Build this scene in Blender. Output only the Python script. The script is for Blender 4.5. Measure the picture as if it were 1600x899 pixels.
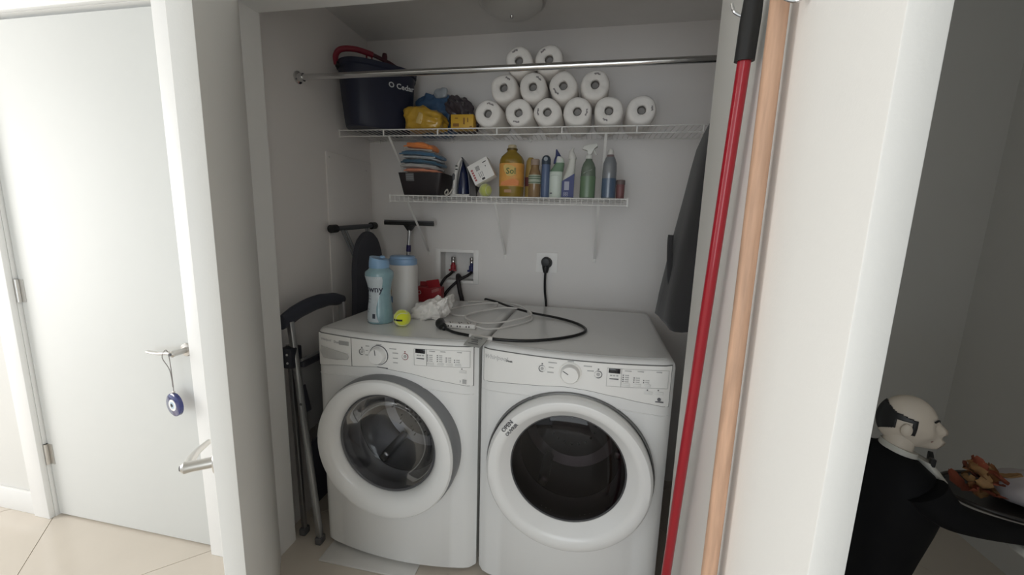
import bpy, bmesh, math, random
from mathutils import Matrix, Vector, noise
PI = math.pi
for o in list(bpy.data.objects): bpy.data.objects.remove(o)
SC = bpy.context.scene
C = SC.collection

# ------------------------------------------------------------------ camera
cd = bpy.data.cameras.new('camera'); cam = bpy.data.objects.new('camera', cd); C.objects.link(cam)
cd.sensor_fit = 'HORIZONTAL'; cd.sensor_width = 36.0; cd.lens = 620.28 * 36 / 1600; cd.clip_start = 0.02
RT = Vector((0.9808462, 0.19273164, 0.02820008)); UP = Vector((-0.05908676, 0.15644587, 0.98591756)); FW = Vector((-0.18560572, 0.96869975, -0.16483723))
cam.matrix_world = Matrix(((RT.x, UP.x, -FW.x, 0), (RT.y, UP.y, -FW.y, 0), (RT.z, UP.z, -FW.z, 1.44), (0, 0, 0, 1)))
SC.camera = cam
# ------------------------------------------------------------------ world and light
w = bpy.data.worlds.new('world'); SC.world = w; w.use_nodes = True
w.node_tree.nodes['Background'].inputs[0].default_value = (0.93, 0.97, 1.0, 1)
w.node_tree.nodes['Background'].inputs[1].default_value = 1.4
def area(name, loc, target, sx, sy, power, col):
    l = bpy.data.lights.new(name, 'AREA'); l.shape = 'RECTANGLE'; l.size = sx; l.size_y = sy; l.energy = power; l.color = col
    o = bpy.data.objects.new(name, l); C.objects.link(o); o.location = loc
    o.rotation_euler = (Vector(target) - Vector(loc)).to_track_quat('-Z', 'Y').to_euler()
    return o
area('window_daylight', (-4.3, -0.05, 1.5), (0, 0.5, 1.2), 1.3, 1.9, 80, (1.0, 0.97, 0.93))
area('rear_fill_light', (-.30, -2.45, 1.25), (-.65, 2.0, 1.1), 1.5, 1.9, 41, (0.87, 0.945, 1.0))  # unseen fill light added behind the camera to brighten the closet
SC.cycles.max_bounces = 16; SC.cycles.diffuse_bounces = 10
SC.view_settings.view_transform = 'Standard'; SC.view_settings.look = 'None'
SC.view_settings.exposure = -0.42; SC.view_settings.gamma = 1.0; SC.view_settings.use_curve_mapping = False

# ------------------------------------------------------------------ materials
MATS = {}
def mat(name, col, rough=0.5, metal=0.0, var=0.04, scale=12.0, bump=0.0, bscale=80.0, alpha=None, trans=0.0, coat=0.0, spec=0.5, ior=1.45, sheen=0.0, stretch=None):
    if name in MATS: return MATS[name]
    m = bpy.data.materials.new(name); m.use_nodes = True; nt = m.node_tree; n = nt.nodes; L = nt.links
    b = n['Principled BSDF']
    b.inputs['Roughness'].default_value = rough; b.inputs['Metallic'].default_value = metal
    b.inputs['Specular IOR Level'].default_value = spec; b.inputs['IOR'].default_value = ior
    b.inputs['Transmission Weight'].default_value = trans; b.inputs['Coat Weight'].default_value = coat
    b.inputs['Sheen Weight'].default_value = sheen
    if alpha is not None: b.inputs['Alpha'].default_value = alpha
    tc = n.new('ShaderNodeTexCoord'); mp = n.new('ShaderNodeMapping'); L.new(tc.outputs['Object'], mp.inputs['Vector'])
    if stretch: mp.inputs['Scale'].default_value = stretch
    nz = n.new('ShaderNodeTexNoise'); nz.inputs['Scale'].default_value = scale; nz.inputs['Detail'].default_value = 4
    L.new(mp.outputs[0], nz.inputs['Vector'])
    cr = n.new('ShaderNodeMix'); cr.data_type = 'RGBA'
    cr.inputs[6].default_value = [max(0, c * (1 - var)) for c in col] + [1]
    cr.inputs[7].default_value = [min(1, c * (1 + var)) for c in col] + [1]
    L.new(nz.outputs['Fac'], cr.inputs[0]); L.new(cr.outputs[2], b.inputs['Base Color'])
    if bump > 0:
        n2 = n.new('ShaderNodeTexNoise'); n2.inputs['Scale'].default_value = bscale; n2.inputs['Detail'].default_value = 3
        L.new(mp.outputs[0], n2.inputs['Vector'])
        bp = n.new('ShaderNodeBump'); bp.inputs['Strength'].default_value = bump; bp.inputs['Distance'].default_value = 0.004
        L.new(n2.outputs['Fac'], bp.inputs['Height']); L.new(bp.outputs[0], b.inputs['Normal'])
    MATS[name] = m; return m
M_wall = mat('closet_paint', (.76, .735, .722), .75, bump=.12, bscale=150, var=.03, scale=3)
M_hall = mat('hall_paint', (.66, .655, .63), .7, bump=.10, bscale=150, var=.02, scale=3)
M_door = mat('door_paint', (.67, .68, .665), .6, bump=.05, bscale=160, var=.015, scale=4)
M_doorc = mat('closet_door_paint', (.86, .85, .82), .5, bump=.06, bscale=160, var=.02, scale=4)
M_trim = mat('trim_paint', (.82, .82, .81), .42, var=.02, bump=.05, bscale=140)
M_tile = mat('floor_tile', (.60, .545, .475), .14, var=.05, scale=5, spec=.5)
M_grout = mat('floor_grout', (.45, .40, .35), .8)
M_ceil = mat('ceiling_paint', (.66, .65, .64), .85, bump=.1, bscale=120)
M_chrome = mat('chrome', (.62, .62, .62), .14, 1.0, var=.03)
M_nickel = mat('satin_nickel', (.60, .585, .56), .28, 1.0, var=.03)
M_alu = mat('aluminium', (.56, .57, .58), .36, 1.0, var=.05)
M_white = mat('white_enamel', (.74, .74, .735), .24, coat=.2, var=.012)
M_panel = mat('panel_plastic', (.78, .775, .76), .35, var=.01)
M_wire = mat('white_wire_coating', (.74, .73, .71), .4)
M_greyband = mat('grey_plastic', (.20, .205, .215), .4)
M_seam = mat('seam_grey', (.16, .16, .16), .6)
M_ink = mat('ink_grey', (.11, .11, .12), .6)
M_inklt = mat('ink_light', (.42, .42, .42), .45)
M_black = mat('black_plastic', (.012, .012, .013), .45)
M_disp = mat('display_glass', (.012, .012, .016), .12)
M_darkfab = mat('dark_fabric', (.030, .033, .048), .9, bump=.3, bscale=300, sheen=.2)
M_greyfab = mat('grey_fabric', (.17, .17, .175), .9, bump=.3, bscale=260, sheen=.2)
M_coat = mat('coat_fabric', (.035, .034, .036), .92, bump=.3, bscale=300, sheen=.2)
M_navy = mat('navy_plastic', (.016, .019, .040), .45, var=.1)
M_darkred = mat('dark_red_plastic', (.23, .018, .035), .4)
M_red = mat('red_metal', (.36, .008, .020), .28, coat=.3)
M_wood = mat('pale_wood', (.52, .325, .22), .55, var=.55, scale=14, stretch=(5, 5, .45), bump=.1)
M_paper = mat('paper_white', (.80, .77, .74), .8, bump=.15, bscale=60, var=.03)
M_core = mat('cardboard_core', (.30, .285, .275), .9)
M_card = mat('white_card', (.78, .76, .74), .6)
M_txt = mat('print_dark', (.06, .055, .06), .7)
M_txtr = mat('print_red', (.45, .12, .12), .7)
M_drum = mat('drum_steel', (.40, .40, .405), .40, 1.0, var=.15, scale=20)
M_rubber = mat('grey_rubber', (.10, .10, .105), .55)
M_hole = mat('hole_dark', (.005, .005, .005), .9)
def glass_mat(name, tint, gl=.35, rough=.03, refl=(1, 1, 1)):
    m = bpy.data.materials.new(name); m.use_nodes = True; nt = m.node_tree; n = nt.nodes; L = nt.links
    n.remove(n['Principled BSDF']); out = n['Material Output']
    t = n.new('ShaderNodeBsdfTransparent'); t.inputs[0].default_value = (*tint, 1)
    g = n.new('ShaderNodeBsdfGlossy'); g.inputs['Roughness'].default_value = rough; g.inputs[0].default_value = (*refl, 1)
    lw = n.new('ShaderNodeFresnel'); lw.inputs[0].default_value = 1.5
    ad = n.new('ShaderNodeMath'); ad.operation = 'MULTIPLY_ADD'; ad.inputs[1].default_value = gl; ad.inputs[2].default_value = .005; L.new(lw.outputs[0], ad.inputs[0])
    mx = n.new('ShaderNodeMixShader'); L.new(ad.outputs[0], mx.inputs[0]); L.new(t.outputs[0], mx.inputs[1]); L.new(g.outputs[0], mx.inputs[2])
    L.new(mx.outputs[0], out.inputs[0]); return m
M_wglass = glass_mat('washer_glass', (.76, .76, .78))
M_dglass = glass_mat('dryer_glass', (.30, .27, .28))
M_dome = mat('frosted_glass', (.55, .545, .53), .35)

# ------------------------------------------------------------------ mesh helpers
def BM(): return bmesh.new()
def finish(bm, name, m, parent=None, loc=None, smooth=35, rot=None):
    bmesh.ops.recalc_face_normals(bm, faces=bm.faces)
    me = bpy.data.meshes.new(name); bm.to_mesh(me); bm.free()
    for p in me.polygons: p.use_smooth = True
    me.set_sharp_from_angle(angle=math.radians(smooth))
    if isinstance(m, (list, tuple)):
        for q in m: me.materials.append(q)
    else: me.materials.append(m)
    o = bpy.data.objects.new(name, me); C.objects.link(o)
    if parent is not None: o.parent = parent
    if loc is not None: o.location = loc
    if rot is not None: o.rotation_euler = rot
    return o
obj = finish
def box(bm, x0, x1, y0, y1, z0, z1, bev=0.0, seg=2, mtx=None):
    r = bmesh.ops.create_cube(bm, size=1.0)
    vs = r['verts']
    bmesh.ops.scale(bm, vec=(x1 - x0, y1 - y0, z1 - z0), verts=vs)
    bmesh.ops.translate(bm, vec=((x0 + x1) / 2, (y0 + y1) / 2, (z0 + z1) / 2), verts=vs)
    if bev > 0:
        es = list({e for v in vs for e in v.link_edges})
        rr = bmesh.ops.bevel(bm, geom=es, offset=bev, segments=seg, affect='EDGES', profile=.5)
        vs = list({v for f in rr['faces'] for v in f.verts} | {v for v in vs if v.is_valid})
    if mtx is not None: bmesh.ops.transform(bm, matrix=mtx, verts=vs)
    return vs
def rings(bm, loops, cap0=True, cap1=True, closed=True):
    L = [[bm.verts.new(p) for p in lp] for lp in loops]
    n = len(L[0])
    for a, b in zip(L[:-1], L[1:]):
        for i in range(n if closed else n - 1):
            j = (i + 1) % n
            bm.faces.new((a[i], a[j], b[j], b[i]))
    if cap0: bm.faces.new(L[0][::-1])
    if cap1: bm.faces.new(L[-1])
    return L
def lathe(bm, prof, n=32, axis='Z', origin=(0, 0, 0), cap0=True, cap1=True, wob=None):
    loops = []
    for r, h in prof:
        lp = []
        for i in range(n):
            a = 2 * PI * i / n; rr = r * (wob(a) if wob else 1)
            c, s = rr * math.cos(a), rr * math.sin(a)
            p = {'Z': (c, s, h), 'Y': (c, h, s), 'X': (h, c, s)}[axis]
            lp.append((p[0] + origin[0], p[1] + origin[1], p[2] + origin[2]))
        loops.append(lp)
    return rings(bm, loops, cap0, cap1)
def loft(bm, secs, n=28, pw=2.0, cap0=True, cap1=True):
    # secs: (cx, cy, cz, rx, ry) ; superellipse power pw
    loops = []
    for s in secs:
        cx, cy, cz, rx, ry = s[:5]; p = s[5] if len(s) > 5 else pw
        lp = []
        for i in range(n):
            a = 2 * PI * i / n; c, q = math.cos(a), math.sin(a)
            lp.append((cx + rx * math.copysign(abs(c) ** (2 / p), c), cy + ry * math.copysign(abs(q) ** (2 / p), q), cz))
        loops.append(lp)
    return rings(bm, loops, cap0, cap1)
def smooth_path(pts, k=8):
    P = [Vector(p) for p in pts]
    if len(P) < 3: return P
    out = []
    for i in range(len(P) - 1):
        p0 = P[max(i - 1, 0)]; p1 = P[i]; p2 = P[i + 1]; p3 = P[min(i + 2, len(P) - 1)]
        for j in range(k):
            t = j / k
            out.append(.5 * ((2 * p1) + (p2 - p0) * t + (2 * p0 - 5 * p1 + 4 * p2 - p3) * t * t + (3 * p1 - p0 - 3 * p2 + p3) * t ** 3))
    out.append(P[-1]); return out
def tube(bm, pts, r, n=10, k=0, flat=1.0):
    P = smooth_path(pts, k) if k else [Vector(p) for p in pts]
    rad = r if callable(r) else (lambda t: r)
    loops = []; up = None
    for i, p in enumerate(P):
        d = (P[min(i + 1, len(P) - 1)] - P[max(i - 1, 0)])
        if d.length < 1e-9: d = Vector((0, 0, 1))
        d.normalize()
        if up is None:
            up = Vector((0, 0, 1)) if abs(d.z) < .9 else Vector((1, 0, 0))
        u = (up - d * up.dot(d))
        if u.length < 1e-5: u = d.orthogonal()
        u.normalize(); up = u; v = d.cross(u)
        rr = rad(i / max(1, len(P) - 1))
        loops.append([p + (u * math.cos(2 * PI * q / n) * flat + v * math.sin(2 * PI * q / n)) * rr for q in range(n)])
    return rings(bm, loops)
def extrude_poly(bm, pts, y0, y1, bev=0.0, plane='XZ'):
    # polygon in XZ extruded along Y (or XY along Z)
    def P(p, t): return (p[0], t, p[1]) if plane == 'XZ' else ((p[0], p[1], t) if plane == 'XY' else (t, p[0], p[1]))
    a = [bm.verts.new(P(p, y0)) for p in pts]; b = [bm.verts.new(P(p, y1)) for p in pts]
    f1 = bm.faces.new(a); f2 = bm.faces.new(b[::-1]); n = len(pts)
    for i in range(n): bm.faces.new((a[i], b[i], b[(i + 1) % n], a[(i + 1) % n]))
    if bev > 0:
        es = list(f1.edges) + list(f2.edges)
        bmesh.ops.bevel(bm, geom=es, offset=bev, segments=2, affect='EDGES', profile=.5)
def soft_box(bm, sx, sy, sz, amp=.004, freq=18, seed=0, cuts=6, pw=5.0, z0=0.0):
    # rounded, slightly crumpled block standing on z0
    r = bmesh.ops.create_cube(bm, size=2.0); vs = r['verts']
    es = list({e for v in vs for e in v.link_edges})
    bmesh.ops.subdivide_edges(bm, edges=es, cuts=cuts, use_grid_fill=True)
    off = Vector((seed * 3.1, seed * 1.7, seed * 5.3))
    for v in bm.verts:
        p = v.co; d = (abs(p.x) ** pw + abs(p.y) ** pw + abs(p.z) ** pw) ** (1 / pw)
        q = p / d; nrm = q.normalized()
        w_ = Vector((q.x * sx / 2, q.y * sy / 2, q.z * sz / 2))
        h = noise.noise(w_ * freq + off) + .5 * noise.noise(w_ * freq * 2.3 + off)
        w_ += nrm * amp * h
        w_.z = max(w_.z, -sz / 2) + sz / 2 + z0
        v.co = w_
def crumple(bm, layers, seed=0.0, cz=.05, floor0=True):
    # ridged folds pushed along the outward direction
    for v in bm.verts:
        p = v.co.copy(); d_ = Vector((p.x, p.y, p.z - cz)).normalized(); k = 0
        for fq, am in layers: k += am * (.5 - abs(noise.noise(Vector((p.x * fq + seed, p.y * fq, p.z * fq + seed * 1.7)))) * 2)
        v.co += d_ * k
        if floor0: v.co.z = max(0, v.co.z)
def text_bm(s, size, extrude=.0006, align='CENTER', shear=0.0, bold=0.0):
    cu = bpy.data.curves.new('t', 'FONT'); cu.body = s; cu.size = size; cu.extrude = extrude; cu.align_x = align; cu.align_y = 'CENTER'; cu.shear = shear; cu.offset = bold
    cu.resolution_u = 2
    o = bpy.data.objects.new('t', cu); C.objects.link(o)
    dg = bpy.context.evaluated_depsgraph_get(); me = bpy.data.meshes.new_from_object(o.evaluated_get(dg))
    bpy.data.objects.remove(o); bpy.data.curves.remove(cu)
    bm = bmesh.new(); bm.from_mesh(me); bpy.data.meshes.remove(me); return bm
def text_part(s, size, m, parent, mtx, name='lettering', **k):
    bm = text_bm(s, size, **k); bm.transform(mtx); return finish(bm, name, m, parent)
FRONT = Matrix.Rotation(PI / 2, 4, 'X')     # XY text -> XZ, facing -Y
def wrap(bm, R, ang0, cz, cx=0, cy=0):
    for v in bm.verts:
        a = ang0 + v.co.x / R; r = R + v.co.z
        v.co = Vector((cx + r * math.cos(a), cy + r * math.sin(a), cz + v.co.y))
def thing(name, label, cat, loc=(0, 0, 0), rotz=0, group=None):
    o = bpy.data.objects.new(name, None); C.objects.link(o); o.empty_display_size = .05
    o.location = loc; o.rotation_euler = (0, 0, rotz); o['label'] = label; o['category'] = cat
    if group: o['group'] = group
    return o
def tag(o, label, cat, group=None):
    o['label'] = label; o['category'] = cat
    if group: o['group'] = group
    return o
def struct(o, label=None, cat=None):
    o['kind'] = 'structure'
    if label: o['label'] = label
    if cat: o['category'] = cat
    return o
def T(x, y, z): return Matrix.Translation((x, y, z))

# ================================================================== THE SETTING
YF = 1.236      # hall face of the front wall
YI = 1.351      # closet side of the front wall
YB = 2.20       # closet back wall
# ---- floor with diagonal tiles
bm = BM(); box(bm, -5.2, 2.0, -2.6, 2.45, -.06, -.004); floor = finish(bm, 'floor', M_grout); struct(floor, 'beige glossy porcelain tile floor laid on the diagonal', 'floor')
def tile_piece(pts):
    bm = BM(); extrude_poly(bm, pts, -.01, 0.0, 0, 'XY'); return finish(bm, 'tile', M_tile, floor)
def clip(poly, nx, ny, d):
    out = []
    for i in range(len(poly)):
        a, b = poly[i], poly[(i + 1) % len(poly)]
        da = a[0] * nx + a[1] * ny - d; db = b[0] * nx + b[1] * ny - d
        if da <= 0: out.append(a)
        if (da < 0 < db) or (db < 0 < da):
            t = da / (da - db); out.append((a[0] + (b[0] - a[0]) * t, a[1] + (b[1] - a[1]) * t))
    return out
s2 = math.sqrt(.5); TS = .80; u0 = -1.18 * s2; v0 = .35
for i in range(-9, 9):
    for j in range(-9, 9):
        ua, ub, va, vb = u0 + i * TS + .0015, u0 + (i + 1) * TS - .0015, v0 + j * TS + .0015, v0 + (j + 1) * TS - .0015
        q = [(s2 * (u - v), s2 * (u + v)) for u, v in ((ua, va), (ub, va), (ub, vb), (ua, vb))]
        for nx, ny, d in ((1, 0, 1.85), (-1, 0, 4.4), (0, 1, 2.3), (0, -1, 1.6)):
            if len(q) > 2: q = clip(q, nx, ny, d)
        if len(q) > 2: tile_piece(q)
# ---- front wall of the hall (one wall with the door and closet openings)
bm = BM()
box(bm, -5.2, -2.42, YF, YI, 0, 2.6)
box(bm, -2.42, -1.485, YF + .06, YI, 2.15, 2.6); box(bm, -2.42, -1.485, YF, YF + .06, 2.19, 2.6)
box(bm, -1.485, -1.245, YF, YI, 0, 2.6)
box(bm, -1.245, .375, YF, YI, 2.18, 2.6)
box(bm, .375, .70, YF, YI, 0, 2.6)
struct(finish(bm, 'wall_front', M_hall), 'off-white painted hall wall around the closet opening', 'wall')
# closet shell, back wall left open where the valve box is sunk in
bm = BM(); hx0, hx1, hz0, hz1 = -.854, -.650, 1.088, 1.254
box(bm, -1.385, hx0, YB, YB + .1, 0, 2.6); box(bm, hx1, .70, YB, YB + .1, 0, 2.6)
box(bm, hx0, hx1, YB, YB + .1, 0, hz0); box(bm, hx0, hx1, YB, YB + .1, hz1, 2.6)
struct(finish(bm, 'wall_back', M_wall), 'grey-white painted back wall of the laundry closet', 'wall')
bm = BM(); box(bm, -1.385, -1.285, YI, YB, 0, 2.6); wl = struct(finish(bm, 'wall_left', M_wall), 'left side wall of the laundry closet with access panel', 'wall')
bm = BM(); box(bm, -1.2849, -1.277, 1.79, 2.192, .25, 1.75, .002); ap = finish(bm, 'access_panel', M_wall, wl)
for y_, z_ in ((1.81, 1.725), (2.14, 1.70)):
    bm = BM(); lathe(bm, [(.004, -1.2775), (.004, -1.2755), (.002, -1.275)], 10, 'X', (0, y_, z_)); finish(bm, 'screw', M_nickel, ap)
bm = BM(); box(bm, .60, .70, YI, YB, 0, 2.6); struct(finish(bm, 'wall_right', M_wall), 'right side wall of the laundry closet behind the open door', 'wall')
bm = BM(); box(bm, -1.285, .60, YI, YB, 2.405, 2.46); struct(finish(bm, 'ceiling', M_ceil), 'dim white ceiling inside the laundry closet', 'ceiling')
# hall shell around the camera, plus unseen light-blocking walls
bm = BM(); box(bm, -5.2, 2.0, -2.6, YF, 2.6, 2.66); box(bm, .70, 2.0, YF, 2.45, 2.6, 2.66)
struct(finish(bm, 'ceiling', M_hall), 'white hall ceiling overhead', 'ceiling')
bm = BM(); box(bm, 1.84, 1.94, -2.6, 2.45, 0, 2.6); struct(finish(bm, 'wall_right', M_hall), 'shaded right hall wall beside the butler statue', 'wall')
bm = BM(); box(bm, .50, .60, -2.6, -.2, 0, 2.6); struct(finish(bm, 'wall_side_blocker', M_hall), 'unseen wall added right of the photographer to keep the statue passage dark', 'wall')  # out of view, added to block light from the statue passage
bm = BM(); box(bm, .70, 1.84, 2.30, 2.42, 0, 2.6); struct(finish(bm, 'wall_end', M_hall), 'shaded wall at the end of the passage behind the butler statue', 'wall')
bm = BM(); box(bm, -.9, 1.94, -2.7, -2.6, 0, 2.6); struct(finish(bm, 'wall_rear_blocker', M_hall), 'unseen wall added behind the photographer to keep light off the right side', 'wall')  # out of view, added to close off light towards the right
# ---- casing of the closet opening
bm = BM()
box(bm, -1.245, -1.215, YF, YI + .004, 0, 2.15); box(bm, .345, .375, YF, YI + .004, 0, 2.15); box(bm, -1.245, .375, YF, YI + .004, 2.15, 2.18)
box(bm, -1.285, -1.216, YI, YI + .012, 0, 2.20)          # inner casing edge
struct(finish(bm, 'trim_1', M_trim), 'white painted jamb of the laundry closet opening', 'trim')
# ---- casing of the white door
bm = BM()
for x0, x1 in ((-2.50, -2.405), (-1.505, -1.41)):
    box(bm, x0, x1, YF - .022, YF, 0, 2.25, .004)
box(bm, -2.4051, -1.5051, YF - .022, YF, 2.155, 2.25, .004)
box(bm, -2.42, -2.405, YF, YF + .06, 0, 2.19); box(bm, -1.5, -1.485, YF, YF + .06, 0, 2.19); box(bm, -2.405, -1.5, YF, YF + .06, 2.155, 2.19)
struct(finish(bm, 'trim_2', M_trim), 'white casing around the closed hall door', 'trim')
bm = BM(); box(bm, -5.2, -2.50, YF - .014, YF, 0, .112, .003); struct(finish(bm, 'baseboard_left', M_trim), 'white baseboard left of the hall door', 'baseboard')

def lever(parent, px, pz, yface, sgn, plen=.125, nm='lever_handle'):
    # rosette against yface, facing -Y ; lever runs towards sgn*X
    bm = BM(); lathe(bm, [(.027, 0), (.027, -.006), (.024, -.009), (.012, -.010), (.0115, -.05), (.013, -.062), (.008, -.068)], 24, 'Y', (px, yface, pz))
    h = finish(bm, nm, M_nickel, parent)
    bm = BM()
    pts = [(px, yface - .055, pz), (px + sgn * .03, yface - .056, pz), (px + sgn * .075, yface - .054, pz - .006), (px + sgn * plen, yface - .040, pz - .010)]
    tube(bm, pts, lambda t: .0115 - .004 * t, 12, 6, .75); finish(bm, 'lever', M_nickel, h)
    bm = BM(); lathe(bm, [(.0055, 0), (.0055, -.003)], 12, 'Y', (px, yface - .0675, pz)); finish(bm, 'keyhole', M_ink, h)
    return h
# ---- closed white hall door
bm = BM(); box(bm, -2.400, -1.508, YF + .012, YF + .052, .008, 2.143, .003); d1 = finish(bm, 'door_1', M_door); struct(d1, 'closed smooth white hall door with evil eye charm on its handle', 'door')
lever(d1, -1.552, .898, YF + .012, -1, .145)
for z in (.318, 1.085, 1.85):
    bm = BM(); tube(bm, [(-2.402, YF + .006, z - .05), (-2.402, YF + .006, z + .05)], .008, 12)
    for k in range(4): lathe(bm, [(.0088, z - .05 + k * .033), (.0088, z - .049 + k * .033)], 12, 'Z', (-2.402, YF + .006, 0))
    box(bm, -2.396, -2.37, YF + .0105, YF + .0125, z - .05, z + .05); finish(bm, 'hinge', M_nickel, d1)
# ---- left closet leaf, local: X along leaf from hinge, inner face +Y side
def leaf(name, label, hinge, end, side):
    L_ = math.hypot(end[0] - hinge[0], end[1] - hinge[1]); a = math.atan2(end[1] - hinge[1], end[0] - hinge[0])
    bm = BM(); y0, y1 = (-.04, 0) if side > 0 else (0, .04)
    box(bm, 0, L_, y0, y1, .008, 2.143, .002)
    o = finish(bm, name, M_doorc); o.location = (hinge[0], hinge[1], 0); o.rotation_euler = (0, 0, a); struct(o, label, 'door'); return o, L_
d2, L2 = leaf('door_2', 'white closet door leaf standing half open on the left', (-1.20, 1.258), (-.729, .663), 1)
lever(d2, L2 - .055, .886, -.04, -1)
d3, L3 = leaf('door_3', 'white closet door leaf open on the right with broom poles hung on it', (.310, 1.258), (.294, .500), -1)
for z in (.3, 1.1, 1.85):
    bm = BM(); tube(bm, [(-.006, .03, z - .05), (-.006, .03, z + .05)], .007, 10); finish(bm, 'hinge', M_nickel, d3)
    bm = BM(); tube(bm, [(-.006, -.03, z - .05), (-.006, -.03, z + .05)], .007, 10); finish(bm, 'hinge', M_nickel, d2)
def jhook(name, y, z, s=1.0):
    # screwed to the inner face (x=.30), opening upward
    bm = BM(); X0 = .302
    box(bm, X0 - .003, X0 + .003, y - .009, y + .009, z - .012, z + .045, .002)
    tube(bm, [(X0 - .003, y, z + .0), (X0 - .006, y, z - .012 * s), (X0 - .022, y + .006, z - .024 * s), (X0 - .040, y + .014, z - .012 * s), (X0 - .046, y + .018, z + .006 * s)], .0032, 10, 6)
    o = finish(bm, name, M_chrome)
    mw = d3.matrix_basis.inverted(); o.data.transform(Matrix.LocRotScale(d3.location, d3.rotation_euler, None).inverted()); o.parent = d3
    return o
jhook('hook', .945, 1.885); jhook('hook', .715, 1.80)
# ---- ceiling light
t = thing('ceiling_light', 'frosted glass dome light on the closet ceiling', 'ceiling light', (-.40, 1.90, 2.405))
bm = BM(); lathe(bm, [(.148, 0), (.148, -.012), (.14, -.016)], 40, 'Z'); finish(bm, 'base', M_nickel, t)
bm = BM(); lathe(bm, [(.137, -.013), (.128, -.026), (.105, -.042), (.07, -.055), (.03, -.061), (.01, -.062)], 40, 'Z'); finish(bm, 'glass_dome', M_dome, t)
bm = BM(); lathe(bm, [(.007, -.06), (.009, -.066), (.006, -.073), (.002, -.076)], 14, 'Z'); finish(bm, 'finial', M_chrome, t)

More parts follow.
